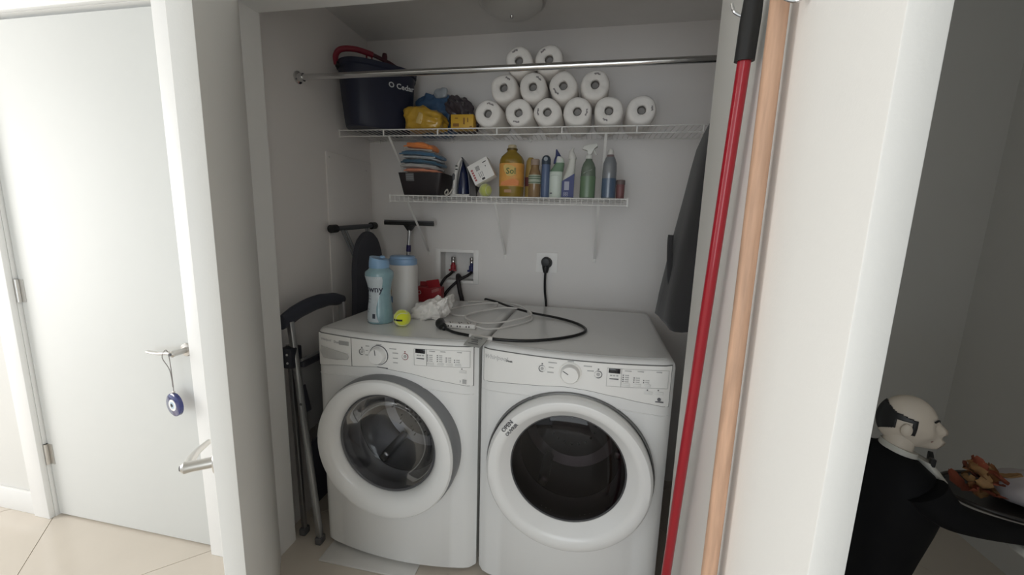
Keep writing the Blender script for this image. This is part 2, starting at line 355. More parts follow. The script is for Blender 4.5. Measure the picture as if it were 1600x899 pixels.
# ================================================================== WASHER AND DRYER
def machine(name, label, cat, cx, yside, hw, depth, rotz, washer):
    t = thing(name, label, cat, (cx, yside, 0), rotz)
    HT = .991; BOW = .042
    def fy(x): return -BOW * (1 - (x / hw) ** 2) if abs(x) < hw else 0.0
    def outline(ins):
        h = hw - ins; pts = []
        for i in range(33):
            x = -h + 2 * h * i / 32; e = (abs(x) / h); y = fy(x * hw / h) + ins
            if e > .90: y += .022 * ((e - .90) / .10) ** 2
            pts.append((x, y))
        r = .02
        pts += [(h, depth - ins - r), (h - r * .3, depth - ins - r * .3), (h - r, depth - ins), (-h + r, depth - ins), (-h + r * .3, depth - ins - r * .3), (-h, depth - ins - r)]
        return pts
    bm = BM(); loops = []
    for z, ins in ((.025, .004), (.032, 0), (HT - .030, 0), (HT - .017, .002), (HT - .007, .008), (HT - .001, .018), (HT, .028)):
        loops.append([(x, y, z) for x, y in outline(ins)])
    rings(bm, loops)
    bmesh.ops.recalc_face_normals(bm, faces=bm.faces)
    body = finish(bm, 'body', M_white, t)
    # cut the drum opening with a real hole
    bm = BM(); zc = .568 if washer else .574; lathe(bm, [(.212, -.2), (.212, .42)], 64, 'Y', (0, 0, zc)); cut = finish(bm, 'cutter', M_white)
    body.parent = None; mod = body.modifiers.new('b', 'BOOLEAN'); mod.object = cut; mod.operation = 'DIFFERENCE'; mod.solver = 'EXACT'
    dg = bpy.context.evaluated_depsgraph_get(); me = bpy.data.meshes.new_from_object(body.evaluated_get(dg))
    body.modifiers.clear(); body.data = me; me.materials.clear(); me.materials.append(M_white); body.parent = t
    for p in me.polygons: p.material_index = 0; p.use_smooth = True
    me.set_sharp_from_angle(angle=math.radians(32))
    bpy.data.objects.remove(cut)
    # feet
    for sx in (-1, 1):
        for y_ in (.09, depth - .08):
            bm = BM(); lathe(bm, [(.026, 0), (.026, .012), (.014, .016), (.014, .03)], 16, 'Z', (sx * (hw - .07), y_, 0)); finish(bm, 'foot', M_rubber, t)
    # raised top lid line
    bm = BM(); tube(bm, [(x, fy(x) + .030, HT) for x in [(-hw + .03) + i * (2 * hw - .06) / 24 for i in range(25)]], .0022, 8); finish(bm, 'top_seam', M_inklt, t)
    # ---- control panel: strip that follows the bow, wavy lower edge
    if washer: knots = [(-hw, .836), (-.20, .857), (-.04, .872), (.08, .862), (.21, .838), (.322, .822)]
    else: knots = [(-.335, .850), (-.15, .867), (-.025, .878), (.05, .874), (.145, .86), (.24, .843), (.330, .828)]
    def zlow(x):
        if x <= knots[0][0]: return knots[0][1]
        for (a, za), (b, zb) in zip(knots[:-1], knots[1:]):
            if x <= b:
                s = (x - a) / (b - a); s = s * s * (3 - 2 * s) * .35 + s * .65; return za + (zb - za) * s
        return knots[-1][1]
    def strip(x0, x1, zl, zu, off0, off1, n=30):
        bm = BM(); A, B, Cc, D = [], [], [], []
        for i in range(n + 1):
            x = x0 + (x1 - x0) * i / n; y = fy(x)
            if abs(x) / hw > .90: y += .022 * ((abs(x) / hw - .90) / .10) ** 2
            A.append((x, y + off1, zl(x))); B.append((x, y + off1, zu(x))); Cc.append((x, y + off0, zu(x))); D.append((x, y + off0, zl(x)))
        rings(bm, [A, B, Cc, D, A], False, False, closed=False)
        bmesh.ops.remove_doubles(bm, verts=bm.verts, dist=1e-6)
        return bm
    zt = lambda x: .974
    px0, px1 = -hw + .012, hw - .013
    finish(strip(px0, px1, lambda x: zlow(x) - .0022, lambda x: zt(x) + .0022, .004, -.0012), 'panel_seam', M_seam, t)
    pan = finish(strip(px0 + .0022, px1 - .0022, zlow, zt, .003, -.0028), 'control_panel', M_panel, t)
    # crease below the panel
    bm = BM(); tube(bm, [(x, fy(x) - .0006 + (.022 * max(0, (abs(x) / hw - .9) / .1) ** 2), zlow(x) - .034 - .012 * math.cos(x * 4)) for x in [px0 + i * (px1 - px0) / 30 for i in range(31)]], .0022, 6, 0); finish(bm, 'crease', M_white, t)
    YP = lambda x: fy(x) - .003
    def ring_mark(x, z, r, w_, m, nm='dial_ring', n=28):
        bm = BM(); lathe(bm, [(r, -.0012), (r, 0), (r - w_, 0), (r - w_, -.0012)], n, 'Y', (x, YP(x), z), False, False); return finish(bm, nm, m, pan)
    def bar(x, z, wx, hz, m=M_ink, nm='print_bar'):
        bm = BM(); y = YP(x); box(bm, x - wx / 2, x + wx / 2, y - .0012, y + .001, z - hz / 2, z + hz / 2); return finish(bm, nm, m, pan)
    # knob
    kx, kz = (-.033, .921) if washer else (-.008, .930)
    bm = BM(); y = YP(kx)
    lathe(bm, [(.036, 0), (.036, -.004), (.033, -.006), (.031, -.022), (.028, -.026), (.005, -.0265)], 40, 'Y', (kx, y, kz)); kn = finish(bm, 'knob', M_white if washer else M_panel, t)
    bm = BM(); lathe(bm, [(.0385, .001), (.0385, -.003), (.036, -.003)], 40, 'Y', (kx, y, kz), False, False); finish(bm, 'knob_rim', M_nickel if not washer else M_ink, kn)
    bm = BM()
    a0 = 0.12 if washer else 1.05
    box(bm, -.0013, .0013, -.0275, -.026, .006, .027); bm.transform(T(kx, y, kz) @ Matrix.Rotation(-a0, 4, 'Y')); finish(bm, 'pointer', M_ink, kn)
    # ticks and tiny words round the dial, too small to read
    for i, (dx, dz, ww) in enumerate(((-.062, .030, .030), (-.066, .012, .018), (-.068, -.006, .022), (0, .0415, .022), (.058, .030, .028), (.068, .014, .022), (.068, -.006, .020), (.068, -.024, .018))[: 8 if washer else 6]):
        if washer and dx < 0: dx, ww = dx * .80, ww * .5
        bar(kx + dx, kz + dz, ww, .0035, M_inklt)
    if washer: bar(kx + .01, kz - .049, .04, .002); bar(kx + .032, kz - .050, .008, .003)
    # power and start buttons
    bx = kx - (.075 if washer else .098); sx_ = kx + (.107 if washer else .094)
    for x, rr, col in ((bx, .0125, M_ink), (sx_, .0135, mat('button_red', (.33, .10, .11), .5) if washer else M_ink)):
        ring_mark(x, kz + .004, rr, .0022, col, 'button_ring')
        bm = BM(); lathe(bm, [(rr * .45, 0), (rr * .42, -.002)], 20, 'Y', (x, YP(x), kz + .004)); finish(bm, 'button', M_inklt, pan)
        bar(x, kz + .004 + rr + .005, .005, .004, col)
    # display block
    dx = kx + (.167 if washer else .147)
    bm = BM(); y = YP(dx); box(bm, dx - .019, dx + .019, y - .003, y + .002, .943, .965 - .006, .001); finish(bm, 'display', M_disp, t)
    def frame(x0, x1, z0, z1, m=M_inklt, w_=.0012):
        bm = BM()
        for a in (x0, x1): box(bm, a - w_ / 2, a + w_ / 2, YP(a) - .001, YP(a) + .001, z0, z1)
        n = 6
        for z in (z0, z1):
            tube(bm, [(x0 + (x1 - x0) * i / n, YP(x0 + (x1 - x0) * i / n) - .0006, z) for i in range(n + 1)], w_ / 2, 4)
        return finish(bm, 'frame_line', m, pan)
    frame(dx - .024, dx + .024, .895, .9595)
    frame(dx + .024, px1 - .012, .8955, .9595)
    for i in range(3): bar(dx - .010 + i * .010, .934, .007, .004, M_inklt)
    bar(dx, .922, .030, .0035)
    cols = ((.038, 4), (.075, 4), (.108, 3), (.139, 2)) if washer else ((.040, 4), (.076, 3), (.108, 2))
    for ox, cnt in cols:
        for k in range(cnt):
            bar(dx + ox - .010, .915 + k * .0075, .0035, .0035); bar(dx + ox + .002, .915 + k * .0075, .013, .0028, M_inklt)
        bm = BM(); y = YP(dx + ox); box(bm, dx + ox - .0145, dx + ox + .0145, y - .0014, y, .900, .909, .0007); finish(bm, 'key', M_inklt if False else mat('key_plastic', (.66, .66, .65), .4), pan)
        bar(dx + ox, .9045, .016, .0024, M_ink)
    for ox in (.045, .085, .145): bar(dx + min(ox, hw - .03 - dx - .01), .953, .022, .003, M_inklt)
    ex = hw - .055
    bm = BM(); y = YP(ex); box(bm, ex - .017, ex + .017, y - .0016, y, .873, .884, .0008); finish(bm, 'key', mat('key_plastic', (.66, .66, .65), .4), pan)
    bar(ex, .8785, .022, .0026, M_ink); bar(ex, .889, .004, .004, M_ink)
    if not washer:
        bm = BM(); y = YP(ex - .036); box(bm, ex - .053, ex - .019, y - .0016, y, .873, .884, .0008); finish(bm, 'key', mat('key_plastic', (.66, .66, .65), .4), pan)
        bar(ex - .036, .8785, .022, .0026, M_ink); bar(ex - .036, .889, .004, .004, M_ink)
    # energy mark near the lower right corner
    bm = BM(); y = YP(ex)
    if washer:
        lathe(bm, [(.0085, 0), (.008, -.0012)], 18, 'Y', (ex - .012, y, .840)); box(bm, ex + .003, ex + .018, y - .0012, y, .832, .848)
    else: box(bm, ex - .010, ex + .020, y - .0012, y, .846, .850); lathe(bm, [(.006, 0), (.006, -.0012)], 14, 'Y', (ex + .005, y, .857))
    finish(bm, 'energy_mark', M_inklt if washer else M_ink, pan)
    # ---- brand lettering
    if washer:
        # detergent drawer with its own seam and scooped pull
        s0 = px1 and (-.157)
        bm = BM(); box(bm, s0 - .0012, s0 + .0012, YP(s0) - .0008, YP(s0) + .002, zlow(s0), .974); finish(bm, 'drawer_seam', M_seam, t)
        bm = BM(); y = fy(-.245) - .004
        pts = [(-.310, .922), (-.175, .907), (-.168, .895), (-.175, .884), (-.225, .876), (-.300, .876), (-.312, .90)]
        extrude_poly(bm, pts, y + .004, y - .0035, .002); bm.transform(T(0, -.245 * 0, 0)); bmesh.ops.rotate(bm, verts=bm.verts, cent=(-.245, y, 0), matrix=Matrix.Rotation(-.165, 3, 'Z'))
        finish(bm, 'drawer_pull', mat('pull_shade', (.50, .50, .49), .35), t)
        text_part('Duet', .014, M_inklt, t, T(-.228, YP(-.228) - .0004, .948) @ Matrix.Rotation(-.15, 4, 'Z') @ FRONT, bold=.0003)
        bm = BM(); box(bm, -.215, -.169, YP(-.2) - .004, YP(-.2) + .004, .941, .957, .001); bmesh.ops.rotate(bm, verts=bm.verts, cent=(-.192, YP(-.2), 0), matrix=Matrix.Rotation(-.14, 3, 'Z')); finish(bm, 'cycle_plate', mat('plate_grey', (.36, .36, .36), .4), t)
        text_part('Whirlpool', .013, mat('logo_silver', (.55, .55, .55), .3), t, T(-.284, YP(-.284) - .0006, .951) @ Matrix.Rotation(-.20, 4, 'Z') @ FRONT, shear=.25, bold=.0003)
    else:
        text_part('Whirlpool', .022, mat('logo_silver', (.55, .55, .55), .3), t, T(-.280, YP(-.280) - .0006, .948) @ Matrix.Rotation(-.20, 4, 'Z') @ FRONT, shear=.25, bold=.0003)
        text_part('Duet', .012, M_ink, t, T(-.228, YP(-.228) - .0006, .943) @ Matrix.Rotation(-.15, 4, 'Z') @ FRONT, bold=.0003)
    # ---- round door
    yb = fy(0)                                   # body face at the centre
    dr = BM(); O = (0, 0, zc); n = 72
    def sag(b_):          # the outer rim sits a little lower than the glass
        for v in b_.verts:
            r_ = math.hypot(v.co.x, v.co.z - zc)
            if r_ > .203: v.co.z -= .013 * (r_ - .203) / .085
    if washer:
        lathe(dr, [(.214, yb + .02), (.289, yb + .034), (.291, yb - .004), (.289, yb - .034), (.283, yb - .043)], n, 'Y', O, False, False); sag(dr)
        band = finish(dr, 'door_band', M_greyband, t)
        dr = BM(); lathe(dr, [(.283, yb - .041), (.285, yb - .051), (.279, yb - .060), (.265, yb - .065), (.240, yb - .062), (.220, yb - .052), (.208, yb - .034), (.203, yb - .012), (.202, yb + .012)], n, 'Y', O, False, False); sag(dr)
        ring = finish(dr, 'door_ring', M_white, t)
        dr = BM(); lathe(dr, [(.203, yb - .020), (.199, yb - .024), (.194, yb - .018), (.194, yb + .02)], n, 'Y', O, False, False); finish(dr, 'glass_rim', M_rubber, t)
        gm = M_wglass
        g = [(.196, yb - .020), (.185, yb - .012), (.165, yb + .03), (.135, yb + .055), (.09, yb + .068), (.03, yb + .072), (.002, yb + .072)]
    else:
        lathe(dr, [(.286, yb + .030), (.300, yb + .030), (.300, yb - .004), (.2965, yb - .007), (.294, yb - .002), (.292, yb + .004)], n, 'Y', O, False, False); sag(dr)
        band = finish(dr, 'door_gap', M_seam, t)
        dr = BM(); lathe(dr, [(.290, yb + .03), (.292, yb - .030), (.289, yb - .045), (.280, yb - .054), (.262, yb - .057), (.246, yb - .053), (.238, yb - .046), (.214, yb - .026), (.206, yb - .018), (.204, yb + .004)], n, 'Y', O, False, False); sag(dr)
        ring = finish(dr, 'door_ring', M_white, t)
        dr = BM(); lathe(dr, [(.206, yb - .016), (.203, yb - .019), (.200, yb - .014), (.200, yb + .01)], n, 'Y', O, False, False); finish(dr, 'glass_rim', M_rubber, t)
        gm = M_dglass
        g = [(.202, yb - .014), (.18, yb - .019), (.14, yb - .024), (.09, yb - .027), (.03, yb - .029), (.002, yb - .029)]
    dr = BM(); lathe(dr, g, n, 'Y', O, False, True); finish(dr, 'door_glass', gm, t)
    # inside: gasket, drum, back plate, paddles, perforations
    dr = BM(); lathe(dr, [(.212, yb + .02), (.211, yb + .055), (.198, yb + .085), (.188, yb + .092), (.190, yb + .10), (.209, yb + .11)], n, 'Y', O, False, False); finish(dr, 'gasket', M_rubber, t)
    dm = M_drum if washer else mat('dark_drum', (.20, .19, .195), .4, .8)
    dr = BM(); lathe(dr, [(.190, yb + .098), (.209, yb + .104), (.2105, yb + .33)], n, 'Y', O, False, False)
    lathe(dr, [(.2105, yb + .33), (.17, yb + .345), (.13, yb + .33), (.06, yb + .325), (.002, yb + .325)], n, 'Y', O, False, True); dd = finish(dr, 'drum', dm, t)
    dr = BM()
    if washer:
        for i in range(-6, 7):
            for j in range(-6, 7):
                x, z = i * .022, j * .022
                if x * x + z * z < .105 ** 2: lathe(dr, [(.0072, yb + .3235), (.0068, yb + .3225)], 10, 'Y', (x, 0, zc + z))
        for k in range(3):
            for q in range(12):
                a = 2 * PI * q / 12 + .1 * k; r_ = .140 + .016 * k
                lathe(dr, [(.0034, yb + .338), (.0034, yb + .324)], 6, 'Y', (r_ * math.cos(a), 0, zc + r_ * math.sin(a)))
    else:
        for q in range(20):
            a = 2 * PI * q / 20; lathe(dr, [(.005, yb + .33), (.005, yb + .321)], 8, 'Y', (.1 * math.cos(a), 0, zc + .1 * math.sin(a)))
    pf = finish(dr, 'perforations', M_hole, dd); pf['kind'] = 'stuff'
    for q in range(3):
        a = 2 * PI * q / 3 + .55
        dr = BM(); box(dr, -.018, .018, yb + .12, yb + .31, -.21, -.165, .012, 3); bmesh.ops.rotate(dr, verts=dr.verts, cent=(0, 0, 0), matrix=Matrix.Rotation(a, 3, 'Y')); dr.transform(T(0, 0, zc)); finish(dr, 'paddle', dm, dd)
    if not washer:
        a = math.radians(142)
        for s, rr, sz in (('OPEN', .270, .021), ('OUVRIR', .250, .017)):
            b2 = text_bm(s, sz, bold=.0004); b2.transform(T(rr * math.cos(a), yb - .0580 + (.270 - rr) * .10, zc - .009 + rr * math.sin(a)) @ Matrix.Rotation(-(a - PI / 2), 4, 'Y') @ FRONT); finish(b2, 'lettering', M_ink, t)
        # stuff tumbled in the drum
    return t
machine('washing_machine', 'white front-load washer with grey-banded door and detergent drawer', 'washer', -.731, 1.376, .345, .735, math.radians(-1.3), True)
machine('clothes_dryer', 'white front-load dryer with dark tinted round door marked OPEN', 'dryer', -.031, 1.362, .343, .75, math.radians(-1.0), False)

# ================================================================== ROD AND SHELVES
t = thing('closet_rod', 'chrome hanging rod across the top of the closet', 'rod', (-.34, 1.63, 2.028))
bm = BM(); tube(bm, [(-.944, 0, 0), (.94, 0, 0)], .0125, 16); finish(bm, 'rod_tube', M_chrome, t)
for s in (-1, 1):
    bm = BM(); lathe(bm, [(.026, s * .9448), (.026, s * .939), (.018, s * .935), (.0165, s * .915)], 22, 'X'); fl = finish(bm, 'flange', M_chrome, t)
    bm = BM(); lathe(bm, [(.0035, s * .9385), (.0035, s * .9365)], 8, 'X', (0, .021, 0)); finish(bm, 'screw', M_ink, fl)
def wire_shelf(label, x0, x1, yf, z, ties, brackets, dense, blen):
    cx = (x0 + x1) / 2; t = thing('wire_shelf', label, 'shelf', (cx, YB, z)); R = .0022
    X0, X1 = x0 - cx, x1 - cx; F = yf - YB
    for nm, y, zz, r in (('front_rail', F, -.0035, .0030), ('lower_rail', F, -.033, .0030), ('middle_rail', F * .55, -.0055, .0025), ('back_rail', -.006, -.0055, .0030)):
        bm = BM(); tube(bm, [(X0, y, zz), (X1, y, zz)], r, 8); finish(bm, nm, M_wire, t)
    bm = BM(); n = int((X1 - X0) / .0254)
    for i in range(n + 1):
        x = X0 + .003 + i * (X1 - X0 - .006) / n
        pts = [(x, -.003, -.0016), (x, F - .0005, -.0016)]
        if dense: pts += [(x, F - .0028, -.006), (x, F - .0028, -.033)]
        tube(bm, pts, .0016, 5)
    o = finish(bm, 'deck_wires', M_wire, t); o['kind'] = 'stuff'
    for x in ties:
        bm = BM(); tube(bm, [(x - cx, F, -.004), (x - cx, F, -.033)], .0042, 8); finish(bm, 'lip_tie', M_wire, t)
    for x in brackets:
        bm = BM(); xx = x - cx
        box(bm, -.006, .006, -.0015, .0015, 0, 1); a = Vector((xx, F + .004, -.030)); b = Vector((xx, -.004, -blen)); d = b - a
        q = d.to_track_quat('Z', 'Y').to_matrix().to_4x4(); bm.transform(Matrix.Translation(a) @ q @ Matrix.Diagonal((1, 1, d.length, 1)))
        br = finish(bm, 'bracket', M_wire, t)
        bm = BM(); box(bm, xx - .008, xx + .008, -.004, 0, -blen - .022, -blen + .012, .001); finish(bm, 'bracket_foot', M_wire, br)
    for x in (X0, X1):
        bm = BM(); box(bm, x - .004, x + .004, F - .004, F + .006, -.038, .001, .0015); finish(bm, 'end_cap', M_wire, t)
    for i in range(5):
        x = X0 + .06 + i * (X1 - X0 - .12) / 4; bm = BM(); box(bm, x - .006, x + .006, -.010, 0, -.014, .004, .001); finish(bm, 'wall_clip', M_wire, t)
    return t
UZ, LZ = 1.874, 1.557
wire_shelf('upper white wire shelf holding paper towels and a bucket', -1.281, .596, 1.912, UZ, (-1.04, -.755, -.46, -.155, .175, .45), (-1.015, .043), False, .296)
wire_shelf('lower white wire shelf holding cleaning bottles and the iron', -1.02, .158, 1.925, LZ, (), (-.925, -.466, .030), True, .305)

# ================================================================== UPPER SHELF
def towel_roll(i, x, z, label, rot):
    rnd = random.Random(40 + i)
    t = thing('paper_towel_roll', label, 'paper towels', (x, 1.922, z), 0, 'paper towel rolls on the upper shelf')
    a4, p4, a2, p2 = rnd.uniform(.012, .035), rnd.uniform(0, 6), rnd.uniform(0, .03), rnd.uniform(0, 6)
    wob = lambda a: 1 + a4 * math.cos(4 * a + p4) + a2 * math.cos(2 * a + p2) - a4
    Rr = .0655; bm = BM()
    lathe(bm, [(.0185, .10), (.0187, .012), (.021, .005), (.030, .002), (.046, 0), (.056, .003), (.062, .010), (Rr, .024), (Rr, .245), (.060, .262), (.045, .268)], 40, 'Y', (0, 0, 0), True, True, wob)
    for v in bm.verts:
        r = math.hypot(v.co.x, v.co.z)
        if r > .02 and v.co.y < .03: v.co.y += .0035 * noise.noise(Vector((v.co.x * 60, v.co.z * 60, i * 9)))
    finish(bm, 'roll', M_paper, t, smooth=50)
    bm = BM(); lathe(bm, [(.0180, .014), (.0182, .10), (.0165, .10), (.0165, .014)], 24, 'Y', (0, 0, 0), False, False); lathe(bm, [(.0184, .034), (.001, .036)], 20, 'Y'); finish(bm, 'core', M_core, t)
    # smudge of wrapper print curling on the face
    bm = BM(); m = 8; span = rnd.uniform(.45, .8)
    lo = []
    for k in range(m + 1):
        a = rot - span / 2 + span * k / m; r0 = .043 + .0012 * math.sin(k * 1.3 + i); wd = .0014 + .0024 * abs(math.sin(k * .9 + i * 1.3))
        lo.append([((r0 - wd) * math.cos(a), -.0035, (r0 - wd) * math.sin(a)), ((r0 + wd) * math.cos(a), -.0030, (r0 + wd) * math.sin(a)), ((r0 + wd) * math.cos(a), .006, (r0 + wd) * math.sin(a)), ((r0 - wd) * math.cos(a), .006, (r0 - wd) * math.sin(a))])
    rings(bm, lo); finish(bm, 'wrapper_print', mat('wrapper_ink', (.27, .25, .25), .6), t)
DEG = math.radians
RO = [(-.511, 'bottom-row paper towel roll at the left end, beside the small yellow box', 70), (-.363, 'bottom-row paper towel roll, second from the yellow box', -100), (-.228, 'bottom-row paper towel roll, third from the yellow box', 180),
      (-.091, 'bottom-row paper towel roll, fourth from the yellow box', -10), (.049, 'bottom-row paper towel roll, fifth from the yellow box', -110), (.190, 'paper towel roll standing alone at the right end of the bottom row', 5)]
for i, (x, lb, a) in enumerate(RO): towel_roll(i, x, UZ + .0665, lb, DEG(a))
for i, (x, lb, a) in enumerate([(-.437, 'second-row paper towel roll furthest left in the pyramid', 60), (-.2995, 'second-row paper towel roll, second from the left', 50), (-.160, 'second-row paper towel roll, third from the left', -140), (-.0185, 'second-row paper towel roll at the right, set apart from the others', 80)]):
    towel_roll(6 + i, x, UZ + .0665 + .112, lb, DEG(a))
for i, (x, lb, a) in enumerate([(-.368, 'top paper towel roll of the pyramid, left of the two', 115), (-.230, 'top paper towel roll of the pyramid, right of the two', 130)]):
    towel_roll(10 + i, x, UZ + .0665 + .226, lb, DEG(a))

# bucket, long axis turned into the shelf
ba = math.atan2(.28, .245)
t = thing('mop_bucket', 'navy oval mop bucket with dark red handle on the upper shelf', 'bucket', (-1.098, 1.975, UZ), ba)
bm = BM()
out = [(0, 0, 0, .150, .096), (0, 0, .006, .156, .101), (0, 0, .03, .160, .104), (0, 0, .15, .172, .112), (0, 0, .27, .182, .119), (0, 0, .275, .190, .126), (0, 0, .295, .192, .127)]
inn = [(0, 0, .296, .186, .121), (0, 0, .27, .178, .115), (0, 0, .02, .152, .098)]
loft(bm, out + inn, 44, 2.8); finish(bm, 'tub', M_navy, t)
bm = BM(); loft(bm, [(.06, 0, .255, .085, .085), (.06, 0, .300, .090, .09), (.06, 0, .312, .080, .08), (.06, 0, .30, .07, .07), (.06, 0, .26, .06, .06)], 30, 2.2); finish(bm, 'wringer', mat('wringer_black', (.02, .021, .028), .5), t)
bm = BM(); tube(bm, [(-.196, 0, .275), (-.198, 0, .315), (-.175, -.01, .345), (-.11, -.02, .358), (-.03, -.025, .352)], .0085, 10, 6, 1.5); h = finish(bm, 'handle', M_darkred, t)
bm = BM(); tube(bm, [(-.03, -.025, .352), (.06, -.02, .335), (.14, -.01, .305), (.196, 0, .275)], .0075, 10, 6, 1.3); finish(bm, 'handle_arm', mat('maroon_black', (.06, .012, .02), .5), h)
for x in (-.06, -.035):
    bm = BM(); tube(bm, [(x, -.02, .352), (x, -.02, .333)], .004, 8); finish(bm, 'clip', M_darkred, h)
bm = BM(); tube(bm, [(.03, -.02, .31), (.03, -.02, .362), (.03, -.02, .375)], lambda q: .010 + .003 * math.sin(q * PI), 12); finish(bm, 'pedal_post', mat('maroon_black', (.06, .012, .02), .5), t)
for s in (-1, 1):
    bm = BM(); lathe(bm, [(.014, 0), (.014, .01), (.010, .013)], 14, 'X', (s * .186 - (.013 if s < 0 else 0), 0, .277)); finish(bm, 'handle_pivot', M_black, t)
bm = text_bm('O Cedar', .036, bold=.0006); bm.transform(T(.075, -.1165, .205) @ Matrix.Rotation(-.065, 4, 'X') @ FRONT); finish(bm, 'lettering', mat('print_white', (.6, .62, .64), .6), t)
# soft packs
M_yel = mat('yellow_pack', (.50, .30, .035), .28, coat=.5, var=.2, scale=25)
t = thing('sponge_pack', 'yellow plastic-wrapped sponge pack in front of the blue pack', 'package', (-.845, 1.985, UZ), DEG(-4))
bm = BM(); soft_box(bm, .200, .120, .110, .003, 22, 3, 18, 5)
crumple(bm, ((14, .012), (32, .006), (60, .003)), 3.0)
for v in bm.verts:
    if v.co.x > .02: v.co.z *= 1 - (v.co.x - .02) * 3.4
finish(bm, 'pack', M_yel, t, smooth=60)
bm = BM(); soft_box(bm, .03, .006, .055, .004, 50, 5, 4, 4); bm.transform(T(-.01, -.064, .025) @ Matrix.Rotation(.3, 4, 'Y')); finish(bm, 'wrapper_glare', mat('glare_yellow', (.62, .44, .16), .15, coat=.8), t, smooth=60)  # glare on the wrapper put in as a paler yellow piece
t = thing('cloth_pack', 'blue plastic-wrapped cloth pack resting behind the yellow sponges', 'package', (-.835, 2.130, UZ), DEG(-3))
bm = BM(); soft_box(bm, .235, .100, .220, .004, 16, 7, 20, 4.0)
crumple(bm, ((13, .018), (30, .009), (64, .004)), 7.0, .1)
for v in bm.verts:
    if v.co.x > 0: v.co.z *= 1 - v.co.x * 1.1
finish(bm, 'pack', mat('blue_pack', (.055, .115, .22), .35, coat=.4, var=.35, scale=35), t, smooth=60)
bm = BM(); soft_box(bm, .07, .02, .05, .006, 40, 9, 5, 3.5); bm.transform(T(.035, -.05, .185)); finish(bm, 'wrapper_twist', mat('wrap_pale', (.35, .38, .42), .25, coat=.6), t, smooth=60)
bm = BM(); soft_box(bm, .125, .10, .18, .006, 20, 11, 20, 3.0)
crumple(bm, ((15, .022), (36, .011), (70, .005)), 11.0, .09)
for v in bm.verts: v.co.x -= max(0, v.co.z - .06) * .35
t = tag(finish(bm, 'plastic_bag', mat('dark_bag', (.055, .045, .055), .22, coat=.6, var=.6, scale=40), None, (-.668, 2.07, UZ), 60), 'crumpled dark plastic bag between the blue pack and the paper towels', 'bag')
bm = BM(); box(bm, -.056, .056, -.03, .03, 0, .066, .002)
t = thing('yellow_box', 'small yellow printed carton left of the paper towels', 'box', (-.640, 1.962, UZ), DEG(2)); finish(bm, 'carton', mat('yellow_card', (.56, .33, .03), .5), t)
for x0, x1, z0, z1 in ((-.045, -.015, .010, .024), (.006, .014, .02, .05), (.026, .031, .03, .05), (-.035, -.02, .046, .050), (.038, .05, .006, .012)):
    bm = BM(); box(bm, x0, x1, -.0312, -.029, z0, z1); finish(bm, 'print_mark', mat('yellow_ink', (.22, .10, .02), .6), t)

# ================================================================== LOWER SHELF
t = thing('storage_bin', 'dark brown tapered storage bin full of folded cloths', 'bin', (-.863, 2.035, LZ))
bm = BM(); loft(bm, [(0, 0, 0, .096, .080, 12), (0, 0, .004, .099, .083, 12), (0, 0, .110, .121, .100, 12), (0, 0, .112, .121, .1, 12), (0, 0, .112, .117, .096, 12), (0, 0, .006, .094, .079, 12)], 48); finish(bm, 'bin', mat('bin_plastic', (.018, .013, .015), .5), t)
bm = BM(); box(bm, -.022, .022, -.003, .001, -.02, .02, .001); bm.transform(T(-.052, -.0955, .090) @ Matrix.Rotation(.17, 4, 'X')); lb = finish(bm, 'label_holder', mat('holder_grey', (.12, .12, .125), .4), t)
for k in range(3):
    bm = BM(); box(bm, -.018, .018, -.0045, -.002, -.012 + k * .010, -.006 + k * .010); bm.transform(T(-.052, -.0955, .090) @ Matrix.Rotation(.17, 4, 'X')); finish(bm, 'label_line', mat('holder_lines', (.2, .2, .21), .4), lb)
CL = [((.30, .36, .42), .19, .018, 'white-and-blue folded cloth at the bottom of the stack, in the bin'), ((.72, .27, .16), .20, .021, 'salmon folded cloth just above the bin rim'), ((.42, .41, .40), .215, .020, 'grey-white folded cloth above the salmon one'),
      ((.055, .13, .20), .225, .023, 'teal blue folded cloth in the middle of the stack'), ((.40, .42, .44), .21, .014, 'pale folded cloth with a blue edge under the upper blue cloth'), ((.06, .15, .26), .22, .022, 'blue folded cloth second from the top of the stack'),
      ((.45, .40, .36), .17, .012, 'thin beige folded cloth under the orange top cloth'), ((.85, .27, .07), .155, .034, 'bright orange folded cloth on top of the stack')]
z = LZ + .098; rr = random.Random(5)
for i, (c, wd, th, lb) in enumerate(CL):
    bm = BM(); soft_box(bm, wd, .15, th, .007, 26, 20 + i, 10, 3.4)
    for v in bm.verts: v.co.z += -.5 * max(0, v.co.x) ** 2 * 2.2 - .10 * v.co.x * (i / 8)
    t = thing('folded_cloth', lb, 'cloth', (-.872 + rr.uniform(-.006, .006) - .006 * (i > 5), 2.025 + rr.uniform(-.01, .01), z), rr.uniform(-.10, .10), 'folded cloths stacked in the dark bin')
    cm = mat('cloth_%d' % i, c, .95, var=.12, scale=40, bump=.5, bscale=260, sheen=.3)
    finish(bm, 'fold', cm, t, smooth=60)
    bm = BM(); tube(bm, [(-wd * .46, -.070, th * .35), (-wd * .2, -.0755, th * .3 + .003), (wd * .15, -.0765, th * .32), (wd * .42, -.070, th * .2)], .0035, 8, 5); finish(bm, 'hem', cm, t)
    z += th * 1.04
